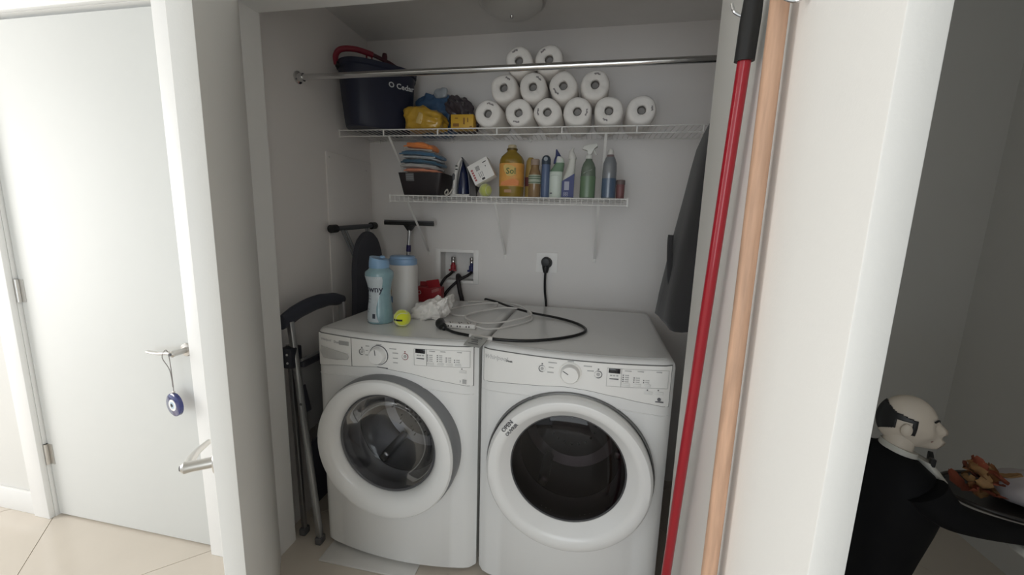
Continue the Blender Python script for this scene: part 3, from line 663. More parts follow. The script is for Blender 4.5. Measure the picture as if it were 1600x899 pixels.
# steam iron standing on its heel
t = thing('steam_iron', 'navy and white steam iron standing upright beside the bin', 'iron', (-.660, 2.02, LZ))
bm = BM()
secs = []
for k in range(13):
    h = k / 12; z_ = .012 + .172 * h; xr = .045 - .010 * h - .045 * h ** 4; xl = -.026 + .016 * h + .018 * h ** 3
    wy = .050 * (1 - h ** 2.6) ** .6 + .003
    secs.append(((xr + xl) / 2, 0, z_, max(.004, (xr - xl) / 2), wy))
loft(bm, secs, 26, 2.4); finish(bm, 'body', mat('iron_blue', (.012, .018, .055), .18, coat=.5), t)
bm = BM(); secs = []
for k in range(13):
    h = k / 12; z_ = .004 + .194 * h; xr = .053 - .008 * h - .052 * h ** 3.2
    secs.append((xr, 0, z_, .004, .053 * (1 - h ** 2.4) ** .6 + .003))
loft(bm, secs, 22, 3); finish(bm, 'soleplate', mat('sole_grey', (.22, .22, .24), .3, .6), t)
bm = BM(); loft(bm, [(-.038, -.012, .0, .014, .034), (-.038, -.012, .02, .013, .032), (-.037, -.012, .06, .011, .024), (-.036, -.010, .10, .012, .022), (-.029, -.006, .14, .012, .018), (-.019, -.002, .175, .010, .012), (-.008, 0, .193, .006, .007)], 24, 2.4); hd = finish(bm, 'handle', mat('iron_white', (.62, .61, .59), .35), t)
bm = BM(); loft(bm, [(-.040, -.024, .075, .006, .008), (-.040, -.026, .085, .009, .010), (-.040, -.026, .105, .009, .010), (-.040, -.024, .115, .006, .006)], 16); finish(bm, 'dial', mat('iron_grey', (.09, .09, .10), .4), hd)
for z_ in (.135, .152):
    bm = BM(); box(bm, -.034, -.022, -.027, -.012, z_ - .003, z_ + .003, .002); finish(bm, 'button', M_black, hd)
bm = BM(); box(bm, -.05, .05, -.048, .048, 0, .012, .004); finish(bm, 'heel', mat('iron_white', (.62, .61, .59), .35), t)
bm = BM(); tube(bm, [(-.036, -.03, .05), (-.044, -.045, .03), (-.056, -.055, .010), (-.075, -.050, .006), (-.085, -.035, .020), (-.075, -.030, .034), (-.066, -.04, .02), (-.07, -.055, .006)], .0035, 8, 7); finish(bm, 'lead', mat('cord_cream', (.55, .52, .47), .5), t)
# white carton tilted against a black roller
t = thing('brush_handle', 'black rounded brush handle behind the tilted white carton', 'brush', (-.585, 2.11, LZ))
bm = BM(); tube(bm, [(-.055, 0, .012), (-.03, 0, .07), (.005, 0, .125), (.035, 0, .170), (.045, 0, .182)], lambda q: .022 + .003 * q if q < .93 else .014, 14, 4); finish(bm, 'grip', mat('roller_black', (.016, .013, .013), .55), t)
bm = BM(); box(bm, -.085, -.03, -.025, .025, 0, .022, .005); finish(bm, 'head', mat('roller_black', (.016, .013, .013), .55), t)
t = thing('white_carton', 'small white carton with barcode tilted on its corner above a tennis ball', 'box', (-.552, 2.0, LZ + .050), 0)
MR = T(0, 0, .073) @ Matrix.Rotation(-DEG(28), 4, 'Y') @ Matrix.Rotation(DEG(-6), 4, 'X')
bm = BM(); box(bm, -.056, .056, -.028, .028, -.0515, .0515, .0015); bm.transform(MR); finish(bm, 'carton', M_card, t)
def cmark(x0, x1, z0, z1, m, nm='print_mark'):
    bm = BM(); box(bm, x0, x1, -.0290, -.027, z0, z1); bm.transform(MR); finish(bm, nm, m, t)
for k in range(7): cmark(-.020 + k * .003, -.0185 + k * .003 - .0006 * (k % 2), .006, .030, M_txt, 'barcode_line')
for k in range(5): cmark(-.046, -.036, -.036 + k * .013, -.027 + k * .013, M_txtr)
for k in range(3): cmark(-.016 + k * .009, -.012 + k * .009, -.030, -.004, mat('print_pale', (.42, .40, .40), .7))
for a in ((-.010, .006, -.046, -.036), (.024, .044, .030, .034), (.030, .034, .008, .014)): cmark(*a, M_txt)
# balls
def tennis_ball(label, loc, r, col, rot, group):
    t = thing('tennis_ball', label, 'tennis ball', loc, rot, group)
    bm = BM(); bmesh.ops.create_uvsphere(bm, u_segments=28, v_segments=18, radius=r); bm.transform(T(0, 0, r)); finish(bm, 'felt', col, t, smooth=180)
    bm = BM(); P = []
    for k in range(49):
        q = 2 * PI * k / 48; A = .75 * PI / 2 * .62
        th = PI / 2 - (PI / 2 - A) * math.cos(q); ph = q / 2 + A * math.sin(2 * q)
        v = Vector((math.sin(th) * math.cos(ph * 2), math.cos(th), math.sin(th) * math.sin(ph * 2)))
        P.append(v * (r + .0001) + Vector((0, 0, r)))
    tube(bm, P, .0016, 6); finish(bm, 'seam', mat('ball_seam', (.62, .64, .45), .8), t)
    return t
M_felt = mat('felt_bright', (.70, .74, .03), .95, bump=.6, bscale=420, sheen=.6); M_feltd = mat('felt_faded', (.50, .54, .14), .95, bump=.6, bscale=420, sheen=.6)
tennis_ball('faded tennis ball on the lower shelf under the tilted carton', (-.532, 1.992, LZ), .0325, M_feltd, 1.0, 'tennis balls')

# bottles -------------------------------------------------------------
def bottle(name, label, x, y, secs, m, n=30, pw=2.0, z=LZ, rot=0):
    t = thing(name, label, 'bottle', (x, y, z), rot)
    bm = BM(); loft(bm, [(s[3] if len(s) > 3 else 0, 0, s[0], s[1], s[2]) for s in secs], n, pw); finish(bm, 'bottle', m, t, smooth=50); return t
def band(t, nm, secs, m, n=30, pw=2.0, caps=False):
    bm = BM(); loft(bm, [(s[3] if len(s) > 3 else 0, 0, s[0], s[1], s[2]) for s in secs], n, pw, caps, caps); return finish(bm, nm, m, t, smooth=50)
M_amber = mat('amber_liquid', (.24, .155, .018), .14, coat=.4, var=.15, scale=8)
t = bottle('cleaner_bottle', 'large amber floor cleaner bottle with an orange label', -.403, 2.01, [(0, .056, .046), (.006, .061, .050), (.165, .061, .050), (.180, .060, .049), (.197, .052, .043), (.212, .036, .031), (.220, .025, .024), (.226, .023, .023), (.236, .023, .023)], M_amber, 36, 2.5)
band(t, 'collar', [(.228, .026, .026), (.232, .0275, .0275), (.236, .026, .026)], mat('amber_dark', (.10, .06, .01), .3), 30, 2, True)
band(t, 'cap', [(.236, .021, .021), (.250, .021, .021), (.253, .018, .018)], mat('cap_beige', (.50, .42, .28), .5), 30, 2, True)
M_lab = mat('label_orange', (.62, .30, .07), .45, var=.35, scale=22)
lb = band(t, 'label', [(.052, .0618, .0508), (.162, .0618, .0508)], M_lab, 36, 2.5)
bm = BM(); extrude_poly(bm, [(-.032, .148), (-.020, .157), (.012, .150), (.03, .14), (.032, .110), (.01, .098), (-.014, .102), (-.028, .125)], -.0526, -.049); finish(bm, 'label_patch', mat('label_gold', (.60, .42, .12), .5), lb)
bm = text_bm('Sol', .040, bold=.0008); bm.transform(T(.006, -.0530, .123) @ FRONT); finish(bm, 'lettering', mat('label_green', (.10, .13, .03), .5), lb)
bm = BM(); extrude_poly(bm, [(-.045, .056), (.045, .056), (.046, .078), (.02, .088), (-.01, .082), (-.04, .072)], -.0522, -.048); finish(bm, 'label_fruit', mat('label_red', (.66, .22, .06), .5), lb)
bm = BM(); box(bm, -.026, .010, -.0512, -.047, .022, .036); finish(bm, 'label_mark', mat('label_pink', (.40, .22, .12), .5), t)
t = bottle('cleaner_bottle', 'yellow-gold bottle half hidden behind the small label bottle', -.318, 2.07, [(0, .024, .022), (.005, .027, .025), (.10, .027, .025), (.15, .025, .023), (.185, .022, .02), (.195, .016, .016), (.202, .012, .012)], mat('gold_plastic', (.40, .27, .08), .35), 26)
band(t, 'label', [(.06, .0278, .0258), (.105, .0278, .0258)], mat('label_maroon', (.16, .05, .05), .5), 26)
t = bottle('spice_bottle', 'small brown bottle with green and white label beside the amber bottle', -.284, 1.995, [(0, .027, .027), (.004, .030, .030), (.105, .030, .030), (.125, .026, .026), (.138, .020, .020), (.160, .019, .019)], mat('brown_liquid', (.25, .16, .08), .25, coat=.4), 28)
band(t, 'label', [(.066, .0308, .0308), (.108, .0308, .0308)], mat('label_green_white', (.40, .44, .36), .5, var=.2), 28)
for z_ in (.070, .088, .098): band(t, 'label_stripe', [(z_, .0312, .0312), (z_ + .004, .0312, .0312)], mat('label_dkgreen', (.07, .13, .07), .5), 28)
band(t, 'cap', [(.155, .0215, .0215), (.180, .0215, .0215), (.183, .019, .019)], mat('cap_tan', (.33, .25, .20), .5), 28, 2, True)
t = bottle('spray_can', 'slim slate-blue bottle with a rounded loop top', -.232, 2.005, [(0, .020, .020), (.004, .0215, .0215), (.15, .0215, .0215), (.165, .020, .020)], mat('slate_blue', (.10, .14, .24), .35), 26)
band(t, 'cap', [(.160, .0225, .0225), (.182, .0225, .020), (.196, .018, .016), (.203, .009, .008)], mat('slate_dark', (.045, .06, .085), .4), 26, 2, True)
bm = BM(); lathe(bm, [(.010, -.0222), (.010, -.0200)], 18, 'Y', (0, 0, .184)); finish(bm, 'cap_window', mat('slate_pale', (.22, .25, .28), .3), t)
# toilet cleaner with angled neck, navy cap
t = bottle('toilet_cleaner', 'white and green cleaner bottle with navy slanted cap', -.181, 2.01, [(0, .029, .024), (.005, .032, .027), (.115, .033, .027), (.125, .033, .026), (.150, .026, .021, .010), (.172, .020, .017, .017), (.188, .014, .014, .020)], mat('pale_green', (.56, .62, .56), .35), 30, 2.6)
band(t, 'green_shoulder', [(.126, .0335, .0268), (.150, .0268, .0218, .010), (.168, .0218, .0182, .016)], mat('leaf_green', (.16, .25, .17), .4), 30, 2.6)
band(t, 'white_collar', [(.168, .021, .018, .016), (.190, .018, .016, .014), (.198, .014, .013, .010)], mat('collar_white', (.6, .61, .58), .4), 24, 2, True)
band(t, 'cap', [(.165, .006, .010, -.010), (.185, .009, .010, -.004), (.200, .014, .012, .006), (.215, .009, .009, .002), (.232, .003, .004, -.004)], mat('cap_navy', (.035, .045, .13), .4), 20, 2, True)
bm = BM(); box(bm, -.026, -.014, -.0276, -.024, .020, .026); finish(bm, 'label_mark', M_ink, t)
bm = BM(); box(bm, -.026, .026, -.0275, -.024, .106, .110); finish(bm, 'label_stripe', mat('label_pale2', (.44, .5, .45), .5), t)
# bleach cleaner with navy label
t = bottle('toilet_cleaner', 'white bottle with slanted navy label and bent white neck', -.120, 2.0, [(0, .026, .022), (.005, .028, .024), (.085, .029, .024), (.115, .024, .020, .006), (.150, .018, .016, .012), (.180, .0155, .015, .015), (.186, .015, .015, .015)], mat('bottle_white', (.58, .58, .54), .35), 30, 2.6)
bm = BM(); extrude_poly(bm, [(-.029, .004), (.029, .004), (.029, .115), (-.029, .080)], -.0262, -.018); finish(bm, 'label', mat('label_navy', (.025, .035, .15), .45), t)
bm = BM(); box(bm, -.017, .006, -.0272, -.025, .038, .078); finish(bm, 'label_panel', mat('label_lilac', (.36, .37, .46), .5), t)
bm = BM()
for z_ in (.014, .024): 
    for x in (-.014, -.003): lathe(bm, [(.0055, -.0268), (.0035, -.0268), (.0035, -.0255), (.0055, -.0255)], 12, 'Y', (x, 0, z_), False, False)
finish(bm, 'label_mark', mat('label_lilac', (.36, .37, .46), .5), t)
band(t, 'cap', [(.184, .019, .018, .015), (.190, .020, .019, .015), (.205, .017, .016, .012), (.222, .010, .010, .008), (.236, .005, .005, .017)], mat('cap_white', (.62, .61, .58), .4), 22, 2, True)
# green trigger spray
t = bottle('spray_bottle', 'translucent green spray bottle with white trigger head', -.027, 2.005, [(0, .033, .026), (.005, .036, .029), (.10, .036, .029), (.145, .033, .027), (.165, .026, .022), (.178, .017, .016), (.192, .014, .014)], mat('spray_green', (.13, .165, .125), .25, coat=.3, var=.2), 30, 2.4)
band(t, 'liquid', [(.006, .0364, .0294), (.105, .0364, .0294)], mat('liquid_green', (.14, .215, .13), .25, var=.2), 30, 2.4)
bm = BM(); tube(bm, [(-.022, -.0255, .118), (-.004, -.030, .126), (.018, -.0262, .134)], .0022, 6, 4); finish(bm, 'painted_glare', mat('glare_pale', (.30, .34, .30), .3), t)  # highlight on the bottle put in as a pale raised streak
band(t, 'collar', [(.186, .0165, .0165), (.203, .0165, .0165)], mat('trigger_white', (.60, .60, .57), .4), 22, 2, True)
bm = BM(); extrude_poly(bm, [(-.034, .232), (-.030, .243), (-.005, .252), (.036, .256), (.037, .240), (.020, .236), (.012, .205), (-.010, .203), (-.006, .226), (-.022, .226)], -.012, .012, .003); finish(bm, 'trigger_head', mat('trigger_white', (.60, .60, .57), .4), t)
bm = BM(); tube(bm, [(.016, 0, .240), (.024, 0, .220), (.034, 0, .204)], .0055, 8, 4); finish(bm, 'trigger', mat('trigger_white', (.60, .60, .57), .4), t)
# clear blue bottle
t = bottle('clear_bottle', 'clear bottle of blue liquid with a small white cap', .072, 2.0, [(0, .030, .027), (.005, .033, .030), (.13, .033, .030), (.165, .031, .028), (.190, .022, .020), (.200, .013, .013), (.208, .012, .012)], mat('clear_grey', (.19, .20, .215), .15, coat=.5), 30, 2.3)
band(t, 'liquid', [(.006, .0334, .0304), (.095, .0334, .0304)], mat('liquid_blue', (.085, .125, .19), .18, coat=.4, var=.25), 30, 2.3)
band(t, 'neck_ring', [(.192, .019, .018), (.204, .016, .016)], mat('neck_red', (.18, .13, .13), .4), 22, 2, True)
band(t, 'cap', [(.204, .0145, .0145), (.222, .014, .014), (.230, .009, .009)], mat('cap_white', (.62, .61, .58), .4), 22, 2, True)
t = thing('small_jar', 'small dull red jar at the right end of the lower shelf', 'jar', (.128, 2.02, LZ))
bm = BM(); loft(bm, [(0, 0, 0, .018, .018), (0, 0, .003, .020, .020), (0, 0, .066, .020, .020), (0, 0, .072, .018, .018)], 24); finish(bm, 'jar', mat('jar_red', (.22, .10, .10), .45), t)
bm = BM(); loft(bm, [(0, 0, .070, .021, .021), (0, 0, .088, .021, .021), (0, 0, .091, .019, .019)], 24); finish(bm, 'lid', mat('jar_lid', (.17, .13, .125), .5), t)

# ================================================================== ON THE MACHINES
ZT = .9912
t = thing('scent_bead_bottle', 'teal waisted laundry bead bottle with light blue cap on the washer', 'bottle', (-.875, 1.545, ZT), DEG(0))
PR = [(.049, 0), (.053, .004), (.0545, .012), (.052, .05), (.0455, .10), (.0440, .135), (.050, .17), (.0585, .20), (.0595, .212), (.057, .222), (.045, .231), (.041, .238)]
bm = BM(); lathe(bm, PR, 40); finish(bm, 'bottle', mat('bead_teal', (.24, .38, .43), .22, coat=.35, var=.12, scale=60), t, smooth=50)
bm = BM(); lathe(bm, [(.040, .236), (.0425, .240), (.0415, .262), (.038, .279)], 36, 'Z', (0, 0, 0), True, True)
for v in bm.verts:
    if v.co.z > .27: v.co.z += .008 * (-v.co.x / .04)
cp = finish(bm, 'cap', mat('cap_blue', (.22, .37, .56), .3), t, smooth=40)
bm = BM(); lathe(bm, [(.012, .279), (.010, .288), (.004, .290)], 16, 'Z', (.016, 0, 0)); finish(bm, 'spout', mat('cap_blue', (.22, .37, .56), .3), cp)
# printed shrink label on the camera's left side
def rad(z):
    for (ra, a), (rb, b) in zip(PR[:-1], PR[1:]):
        if a <= z <= b: return ra + (rb - ra) * (z - a) / (b - a)
    return .05
A0, A1 = DEG(188), DEG(296)
def lab_patch(a0, a1, z0, z1, off, m, nm, edge=None):
    bm = BM(); lo = []
    for i in range(13):
        z_ = z0 + (z1 - z0) * i / 12; row = []
        for j in range(15):
            aa = a1 + (edge(z_) if edge else 0); a = a0 + (aa - a0) * j / 14; r = rad(z_) + off; row.append((r * math.cos(a), r * math.sin(a), z_))
        lo.append(row)
    rings(bm, lo, False, False, closed=False); return finish(bm, nm, m, t, smooth=60)
lab = lab_patch(A0, A1, .010, .205, .0007, mat('bead_label', (.52, .58, .62), .35, var=.14, scale=45), 'label', lambda z_: -.28 * math.sin(z_ * 26))
bm = text_bm('downy', .040, extrude=.0003, bold=.0006)
for v in bm.verts:
    zz = .150 + v.co.y; a = DEG(252) + v.co.x / .050; r = rad(min(max(zz, 0), .23)) + .0014 + max(0, v.co.z); v.co = Vector((r * math.cos(a), r * math.sin(a), zz))
finish(bm, 'lettering', mat('downy_ink', (.03, .035, .06), .5), lab)
for z_, a, b in ((.118, 222, 246), (.106, 222, 250), (.092, 222, 244), (.062, 222, 246), (.052, 222, 240), (.014, 214, 240)):
    lab_patch(DEG(a), DEG(b), z_, z_ + .003, .0012, mat('label_print', (.26, .30, .34), .5), 'print_line')
lab_patch(DEG(262), DEG(276), .026, .046, .0013, mat('label_badge', (.05, .06, .08), .5), 'badge')
t = thing('detergent_jug', 'tall white detergent container with light blue lid behind the teal bottle', 'bottle', (-.866, 1.745, ZT), DEG(5))
bm = BM(); loft(bm, [(0, 0, 0, .060, .05), (0, 0, .005, .066, .054), (0, 0, .06, .069, .056), (0, 0, .12, .067, .055), (0, 0, .20, .068, .055), (0, 0, .225, .067, .054), (0, 0, .238, .058, .048)], 40, 3.0); finish(bm, 'tub', mat('jug_white', (.60, .585, .57), .4), t, smooth=50)
bm = BM(); loft(bm, [(0, 0, .232, .064, .052), (0, 0, .236, .066, .054), (0, 0, .258, .065, .053), (0, 0, .261, .058, .047), (0, 0, .270, .057, .046), (0, 0, .273, .053, .042)], 40, 2.6); finish(bm, 'lid', mat('lid_blue', (.23, .36, .55), .35), t, smooth=40)
bm = BM(); box(bm, -.0715, -.030, -.0575, -.045, .055, .085, .003); finish(bm, 'label_patch', mat('jug_blue', (.12, .22, .36), .5), t)
bm = BM(); loft(bm, [(-.048, -.053, .095, .012, .004), (-.048, -.054, .110, .014, .005), (-.048, -.053, .128, .010, .004)], 14); finish(bm, 'label_picture', mat('jug_picture', (.36, .30, .24), .5), t)
tb = tennis_ball('bright yellow tennis ball on the front of the washer top', (-.752, 1.503, ZT), .0355, M_felt, .35, 'tennis balls')
bm = BM(); box(bm, -.026, .010, -.0006, .0006, -.004, .004, .0003); bmesh.ops.subdivide_edges(bm, edges=bm.edges, cuts=4, use_grid_fill=True)
for v in bm.verts:
    x, z_ = v.co.x - .006, v.co.z; rr_ = math.sqrt(max(0, .0355 ** 2 - x * x - z_ * z_)); v.co = Vector((x, -rr_ - .0005 + v.co.y, z_ + .0335))
finish(bm, 'logo', M_black, tb)
# red carton
t = thing('red_carton', 'small open red carton behind the white crumpled cloth', 'box', (-.852, 2.035, ZT), DEG(6))
bm = BM(); box(bm, -.072, .072, -.035, .035, 0, .078, .002); finish(bm, 'carton', mat('red_card', (.30, .012, .020), .5), t)
bm = BM(); box(bm, 0, .068, -.0012, .0012, 0, .045); bm.transform(T(.002, -.034, .077) @ Matrix.Rotation(-.16, 4, 'Y') @ Matrix.Rotation(.3, 4, 'X')); finish(bm, 'flap', mat('red_card', (.30, .012, .020), .5), t)
bm = BM(); box(bm, -.066, 0, -.0012, .0012, 0, .025); bm.transform(T(0, .034, .077) @ Matrix.Rotation(-.3, 4, 'X')); finish(bm, 'flap', mat('red_card', (.30, .012, .020), .5), t)
bm = BM(); lathe(bm, [(.011, -.0362), (.007, -.0362), (.007, -.034), (.011, -.034)], 20, 'Y', (-.048, 0, .052), False, False); finish(bm, 'round_mark', mat('red_mark', (.5, .42, .42), .5), t)
bm = BM()
for k in range(5): box(bm, .022 + k * .008, .028 + k * .008, -.0364, -.034, .052 + k * .003, .068 + k * .003)
finish(bm, 'print_mark', mat('red_mark2', (.42, .16, .15), .5), t)
bm = BM(); box(bm, .0175, .0185, -.0356, -.034, 0, .078); finish(bm, 'fold_line', mat('red_dark', (.12, .006, .01), .6), t)
# crumpled white cloth
bm = BM(); soft_box(bm, .150, .125, .092, .010, 12, 31, 26, 3.0)
for v in bm.verts:
    p = v.co.copy(); d_ = Vector((p.x, p.y, (p.z - .03) * .8)).normalized(); k = 0
    for fq, am in ((16, .020), (34, .010), (70, .004)): k += am * (.5 - abs(noise.noise(Vector((p.x * fq, p.y * fq, p.z * fq + 7.7)))) * 2)
    v.co += d_ * k; v.co.z = max(0, v.co.z); v.co.z *= 1 + .9 * max(-.55, min(.6, v.co.x * 9)) * .5; v.co.x += (v.co.z - .03) * .25
cl = finish(bm, 'crumpled_cloth', mat('cotton_white', (.72, .69, .66), .9, bump=.4, bscale=200, sheen=.3), None, (-.690, 1.672, ZT), 40); tag(cl, 'crumpled white cloth lying on the washer beside the jug', 'cloth')
# white extension lead with outlet block
t = thing('extension_lead', 'white extension lead with an outlet block coiled on the washer', 'extension lead', (-.505, 1.548, ZT))
MX = Matrix.Rotation(DEG(4), 4, 'Z')
bm = BM(); box(bm, -.075, .060, -.019, .019, 0, .022, .006, 3); bm.transform(MX); bl = finish(bm, 'outlet_block', mat('strip_white', (.72, .70, .68), .4), t)
for i in range(3):
    bm = BM(); x = -.048 + i * .038
    for dx, dy in ((-.006, .006), (.006, .006), (0, -.007)): box(bm, x + dx - .0025, x + dx + .0025, dy - .0035, dy + .0035, .021, .0226)
    bm.transform(MX); finish(bm, 'socket', M_hole, bl)
for i in range(3):
    bm = BM(); x = -.048 + i * .038
    for dx in (-.006, .006): box(bm, x + dx - .002, x + dx + .002, -.0197, -.0185, .008, .015)
    bm.transform(MX); finish(bm, 'socket', M_hole, bl)
def L_(x, y, z=0): return (x + .505, y - 1.548, z + .0045)
bm = BM(); tube(bm, [L_(-.446, 1.552, .007), L_(-.40, 1.55), L_(-.34, 1.585), L_(-.262, 1.70), L_(-.245, 1.80), L_(-.30, 1.90, .012), L_(-.40, 1.90, .016), L_(-.50, 1.80, .012), L_(-.54, 1.70, .008), L_(-.46, 1.63, .002), L_(-.36, 1.66, .004), L_(-.27, 1.76, .010), L_(-.255, 1.83, .016), L_(-.36, 1.98, .02), L_(-.50, 2.03, .008), L_(-.60, 1.98, 0), L_(-.66, 1.86, 0), L_(-.63, 1.76, .0), L_(-.55, 1.74, .002), L_(-.50, 1.85, .004), L_(-.46, 2.0, .004), L_(-.56, 2.08, .0), L_(-.64, 2.06, 0)], .0042, 10, 7); finish(bm, 'lead', mat('lead_white', (.70, .68, .66), .4), t)
# thick black power cord with plug and white tag
t = thing('power_cord', 'thick black power cord looping over the dryer top with white sleeve', 'cord', (-.3, 1.6, ZT))
def B_(x, y, z=0): return (x + .3, y - 1.6, z + .006)
bm = BM(); tube(bm, [B_(-.560, 1.492, .004), B_(-.50, 1.455), B_(-.366, 1.418), B_(-.24, 1.420), B_(-.126, 1.470), B_(-.03, 1.560), B_(.005, 1.652), B_(-.035, 1.75), B_(-.13, 1.83), B_(-.258, 1.870, .006), B_(-.38, 1.945, .012), B_(-.47, 2.04, .012), B_(-.548, 2.115, .008), B_(-.560, 2.128, .003)], .0058, 12, 7); finish(bm, 'cable', mat('cable_black', (.012, .012, .012), .4), t)
bm = BM(); tube(bm, [B_(-.605, 1.560, .010), B_(-.598, 1.535, .010), B_(-.575, 1.505, .006), B_(-.558, 1.490, .003)], lambda q: (.018, .0195, .017, .011, .008)[min(4, int(q * 4.01))], 14, 4); finish(bm, 'plug', mat('cable_black', (.012, .012, .012), .4), t)
bm = BM(); tube(bm, [B_(-.435, 1.432), B_(-.396, 1.4235), B_(-.366, 1.418), B_(-.340, 1.4165)], .0085, 12, 5); finish(bm, 'sleeve', mat('sleeve_white', (.68, .66, .64), .5), t)
bm = BM(); n = 10; lo = []
for i in range(n + 1):
    q = i / n; lo.append([(-.036, -.03 + .062 * q, .002 * math.sin(q * 5)), (.036, -.03 + .062 * q, .002 * math.cos(q * 4)), (.036, -.03 + .062 * q, .002 * math.cos(q * 4) - .0008), (-.036, -.03 + .062 * q, .002 * math.sin(q * 5) - .0008)])
rings(bm, lo)
tg = thing('paper_tag', 'small creased grey printed tag hanging over the gap between the machines', 'tag', (-.392, 1.362, .998))
bm.transform(Matrix.Rotation(-.28, 4, 'Z') @ Matrix.Rotation(.42, 4, 'X')); finish(bm, 'tag', mat('tag_grey', (.36, .36, .345), .6, var=.25, scale=50), tg, smooth=60)
bm = BM()
for k in range(4): box(bm, -.022 + .008 * (k % 2), .020 - .006 * (k % 3), -.018 + k * .011, -.014 + k * .011, .0024, .0034)
bm.transform(Matrix.Rotation(-.28, 4, 'Z') @ Matrix.Rotation(.42, 4, 'X')); finish(bm, 'print_line', mat('tag_ink', (.16, .16, .16), .7), tg)

# ================================================================== BACK WALL FITTINGS
t = thing('valve_box', 'recessed white washer valve box in the back wall', 'valve box', (-.752, YB, hz0))
w2, h2 = (hx1 - hx0) / 2, hz1 - hz0
bm = BM(); q = .0
box(bm, -w2, w2, .078, .084, 0, h2); box(bm, -w2, -w2 + .003, 0, .08, 0, h2); box(bm, w2 - .003, w2, 0, .08, 0, h2); box(bm, -w2, w2, 0, .08, 0, .003); box(bm, -w2, w2, 0, .08, h2 - .003, h2)
finish(bm, 'housing', mat('box_plastic', (.70, .69, .68), .5), t)
bm = BM(); e = .030
box(bm, -w2 - e, -w2 + .002, -.006, 0, -.016, h2 + .016, .002); box(bm, w2 - .002, w2 + e, -.006, 0, -.016, h2 + .016, .002); box(bm, -w2, w2, -.006, 0, h2 - .002, h2 + .016, .002); box(bm, -w2, w2, -.006, 0, -.016, .002, .002)
finish(bm, 'frame', mat('frame_plastic', (.86, .845, .83), .45), t)
for nm, x, mm in (('hot_valve', -.036, mat('valve_red', (.28, .02, .03), .4)), ('cold_valve', .078, mat('valve_blue', (.025, .03, .12), .4))):
    bm = BM(); lathe(bm, [(.011, .100), (.014, .104), (.014, .112), (.011, .114), (.013, .120), (.013, .130), (.010, .134)], 20, 'Z', (x, .04, 0)); v_ = finish(bm, nm, M_nickel, t)
    bm = BM(); lathe(bm, [(.010, .050), (.017, .056), (.017, .084), (.012, .088), (.011, .101)], 18, 'Z', (x, .04, 0)); finish(bm, 'valve_handle', mm, v_)
    bm = BM(); box(bm, x - .024, x + .024, .022, .034, .050, .062, .004); finish(bm, 'lever', mm, v_)
M_hose = mat('hose_dark', (.020, .015, .017), .5)
for lb, pts in (('dark hose from the red valve curving left behind the washer', [(-.788, 2.235, 1.140), (-.792, 2.205, 1.125), (-.815, 2.17, 1.10), (-.838, 2.155, 1.05), (-.846, 2.15, .97), (-.846, 2.15, .80)]),
                ('dark hose from the blue valve slanting left across the valve box', [(-.674, 2.235, 1.140), (-.680, 2.20, 1.125), (-.735, 2.165, 1.09), (-.800, 2.150, 1.02), (-.825, 2.15, .95), (-.83, 2.15, .80)]),
                ('thick dark drain hose dropping straight from the valve box', [(-.752, 2.25, 1.10), (-.745, 2.20, 1.118), (-.733, 2.165, 1.095), (-.715, 2.15, 1.03), (-.700, 2.15, .96), (-.695, 2.15, .80)])):
    thick = 'drain' in lb
    t = thing('washer_hose', lb, 'hose', pts[-1]); bm = BM(); tube(bm, [tuple(Vector(p) - Vector(pts[-1])) for p in pts], .0125 if thick else .0085, 12, 6); finish(bm, 'hose', M_hose, t)
    bm = BM(); p = Vector(pts[0]) - Vector(pts[-1]); lathe(bm, [(.0135, p.z - .012), (.0135, p.z + .004)], 14, 'Z', (p.x, p.y, 0)); finish(bm, 'coupling', M_hose if thick else M_nickel, t)
t = thing('wall_outlet', 'white square outlet plate with black dryer plug on back wall', 'outlet', (-.228, YB, 1.218))
bm = BM(); box(bm, -.060, .060, -.006, 0, -.056, .056, .003); pl = finish(bm, 'plate', mat('frame_plastic', (.86, .845, .83), .45), t)
bm = BM(); lathe(bm, [(.031, -.0075), (.031, -.005)], 28, 'Y', (0, 0, .0)); finish(bm, 'receptacle', M_black, pl)
t = thing('dryer_plug', 'black right-angle dryer plug and cable below the outlet', 'plug', (-.230, YB - .010, .90))
bm = BM(); lathe(bm, [(.026, 0), (.027, -.01), (.026, -.035), (.020, -.044), (.006, -.046)], 26, 'Y', (0, 0, .325)); loft(bm, [(0, -.020, .265, .013, .013), (0, -.020, .285, .018, .018), (0, -.020, .325, .025, .020)], 20); finish(bm, 'plug', M_black, t)
bm = BM(); tube(bm, [(0, -.020, .275), (-.002, -.020, .23), (.001, -.020, .16), (.010, -.020, .09), (.014, -.020, 0)], .0095, 12, 6, .7); finish(bm, 'cable', M_black, t)

# ================================================================== LEFT GAP: SQUEEGEE, IRONING BOARD, STEP LADDER
t = thing('squeegee', 'black window squeegee with steel handle leaning behind the jug', 'squeegee', (-1.005, 2.11, .99))
bm = BM(); box(bm, -.150, .148, -.008, .008, .410, .430, .003); finish(bm, 'blade', M_black, t)
bm = BM(); box(bm, -.150, .148, -.003, .003, .428, .438, .001); finish(bm, 'rubber', M_rubber, t)
bm = BM(); extrude_poly(bm, [(-.032, .412), (.038, .412), (.014, .380), (-.008, .380)], -.009, .009, .003); finish(bm, 'yoke', M_black, t)
bm = BM(); tube(bm, [(.003, 0, .385), (-.012, 0, .20), (-.020, 0, 0)], .0095, 14); finish(bm, 'handle', M_alu, t)
bm = BM(); tube(bm, [(-.0035, 0, .300), (-.006, 0, .262)], .013, 14); finish(bm, 'sleeve', mat('squeegee_blue', (.03, .025, .12), .4), t)
t = thing('ironing_board', 'dark grey ironing board folded upright in the left corner', 'ironing board', (-1.16, 1.935, 0))
bm = BM(); pts = []
